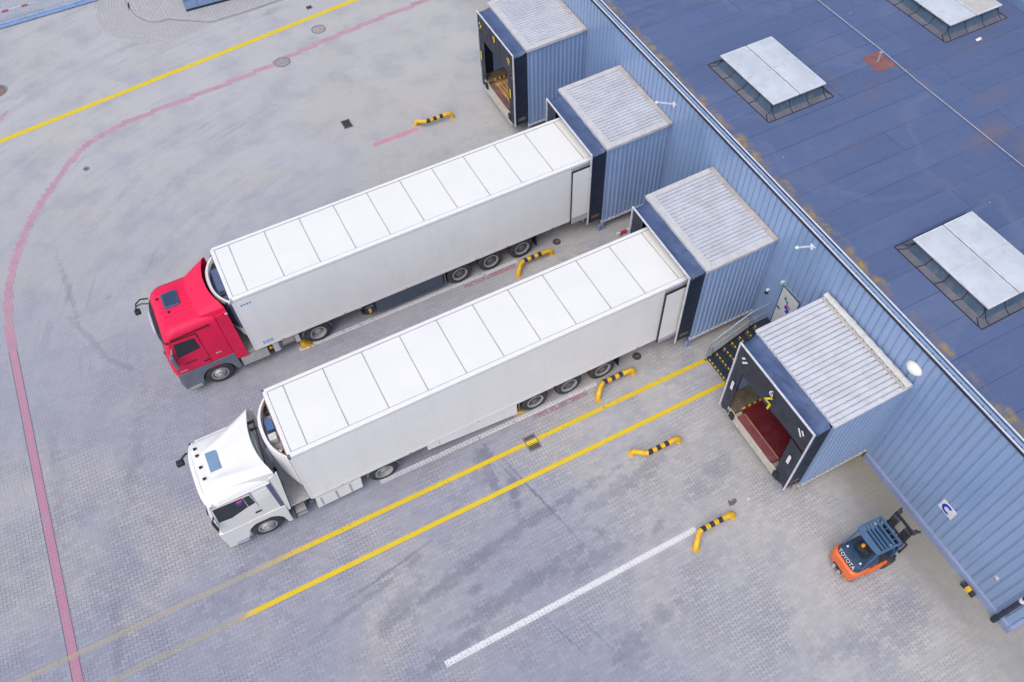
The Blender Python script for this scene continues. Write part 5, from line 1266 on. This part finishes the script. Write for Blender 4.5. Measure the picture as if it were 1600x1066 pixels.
b = MB(); b.tube([(.34 + .0, .15 * math.cos(a), 1.22 + .12 * math.sin(a)) for a in [i * math.pi / 8 for i in range(17)]], .014, 6); b.beam((.34, 0, 1.22), (.56, 0, 1.0), .03, .03); b.build('steering_wheel', black, ds)
for y in (-.44, .44):
    b = MB(); b.tube([(-.66, y, .86), (-.58, y * .98, 1.25), (-.40, y * .96, 2.02)], .028, 8); b.tube([(.60, y, .55), (.56, y, 1.3), (.30, y * .97, 2.02)], .028, 8); b.build('pillar', fl_bar, f, smooth=True)
b = MB()
b.tube([(-.42, -.44, 2.02), (-.42, .44, 2.02)], .03, 8)
# rear hood plate of the guard, a broad curved bar
rings = []
for k in range(11):
    v = (k / 10 - .5) * 2; y = v * .47; w = .10 * (1 - .55 * v * v)
    rings.append([(-.47 - w * .9, y, 2.00), (-.47 + .10, y, 2.03), (-.47 + .10, y, 2.06), (-.47 - w * .9, y, 2.03)])
b.loft(rings)
for y in (-.45, .45): b.beam((-.40, y, 2.045), (.34, y, 2.045), .06, .05)
for x in (-.27, -.155, -.03, .12, .31): b.beam((x, -.45, 2.04), (x, .45, 2.04), .055 if x != .31 else .07, .045)
for y in (-.27, -.10, .08, .26): b.beam((.12, y, 2.03), (.31, y, 2.03), .018, .03)
b.build('overhead_guard', fl_bar, f, smooth=True, ang=30)
b = MB(); b.lathe([(.05, 0), (.06, .01), (.055, .10), (.03, .13), (.001, .135)], (-.50, .02, 1.60), 14, 'z'); b.build('beacon', amber, f, smooth=True)
b = MB(); b.lathe([(.02, 0), (.13, .0), (.15, .03), (.13, .05), (.001, .06)], (-.50, .02, 1.545), 16, 'z'); b.build('beacon_mount', black, f, smooth=True)
for y in (-.33, .27):
    b = MB(); b.box(-.66, -.60, y, y + .06, 1.03, 1.08, bev=.015); b.box(.0, .08, y * 1.2, y * 1.2 + .06, 1.9, 1.96); b.build('lamp', lamp_white, f)
b = MB()
for y in (-.36, -.30, .27, .33): b.box(.78, .88, y, y + .055, .08, 2.05)
b.box(.80, .86, -.36, .385, 1.98, 2.06); b.box(.80, .86, -.30, .33, .9, 1.0); b.box(.76, .82, -.3, .33, .2, .3)
for y in (-.20, .20): b.cyl((.82, y, .3), (.82, y, 1.9), .035, 10)
ms = b.build('mast', black, f)
b = MB(); b.tube([(.83, -.30, 2.06), (.90, -.36, 2.12), (1.02, -.42, 2.06)], .035, 8); b.tube([(.83, .32, 2.06), (.90, .36, 2.12), (1.02, .40, 2.06)], .035, 8); b.cyl((.84, -.28, 2.0), (.84, .3, 2.0), .04, 10); b.cyl((.92, -.40, 1.98), (.92, -.30, 1.98), .10, 14); b.cyl((.92, .30, 1.98), (.92, .40, 1.98), .10, 14); b.box(.70, .79, -.34, -.12, 1.2, 2.0); b.box(.70, .79, .12, .34, 1.2, 2.0); b.build('chain_wheel', blk, ms, smooth=True)
b = MB(); b.box(.90, .95, -.45, .45, .10, .22); b.box(.90, .95, -.45, .45, .52, .62)
for y in (-.45, -.2, .0, .2, .41): b.box(.90, .94, y, y + .04, .62, 1.15)
b.box(.90, .94, -.45, .45, 1.15, 1.20); b.build('carriage', chassis, f)
for y in (-.30, .20):
    b = MB(); b.box(.955, 1.0, y, y + .10, .05, .62); b.prism([(.955, .05), (2.0, .055), (2.0, .065), (1.0, .095), (.955, .095)], y, y + .10, 'xz')
    o_ = b.build('fork', iron, f)
    o_.scale = (.62, 1, 1); o_.location = (.36, 0, 0)
for x, y, r in ((.50, -.47, .29), (.50, .47, .29), (-.62, -.40, .22), (-.62, .40, .22)):
    b = MB(); b.lathe([(r * .5, -.09), (r - .03, -.09), (r, -.06), (r, .06), (r - .03, .09), (r * .5, .09)], (x, y, r), 24, ring=True); w_ = b.build('wheel', rubber, f, smooth=True)
    b = MB(); b.lathe([(r * .52, -.07), (r * .3, -.04), (.001, -.04), (.001, .04), (r * .3, .04), (r * .52, .07)], (x, y, r), 20); b.build('rim', orange, w_, smooth=True)
lettering('lettering', 'TOYOTA', .17, white_mark, (-.872, 0, .975), (0, -1, 0), (.55, 0, .95), cw)
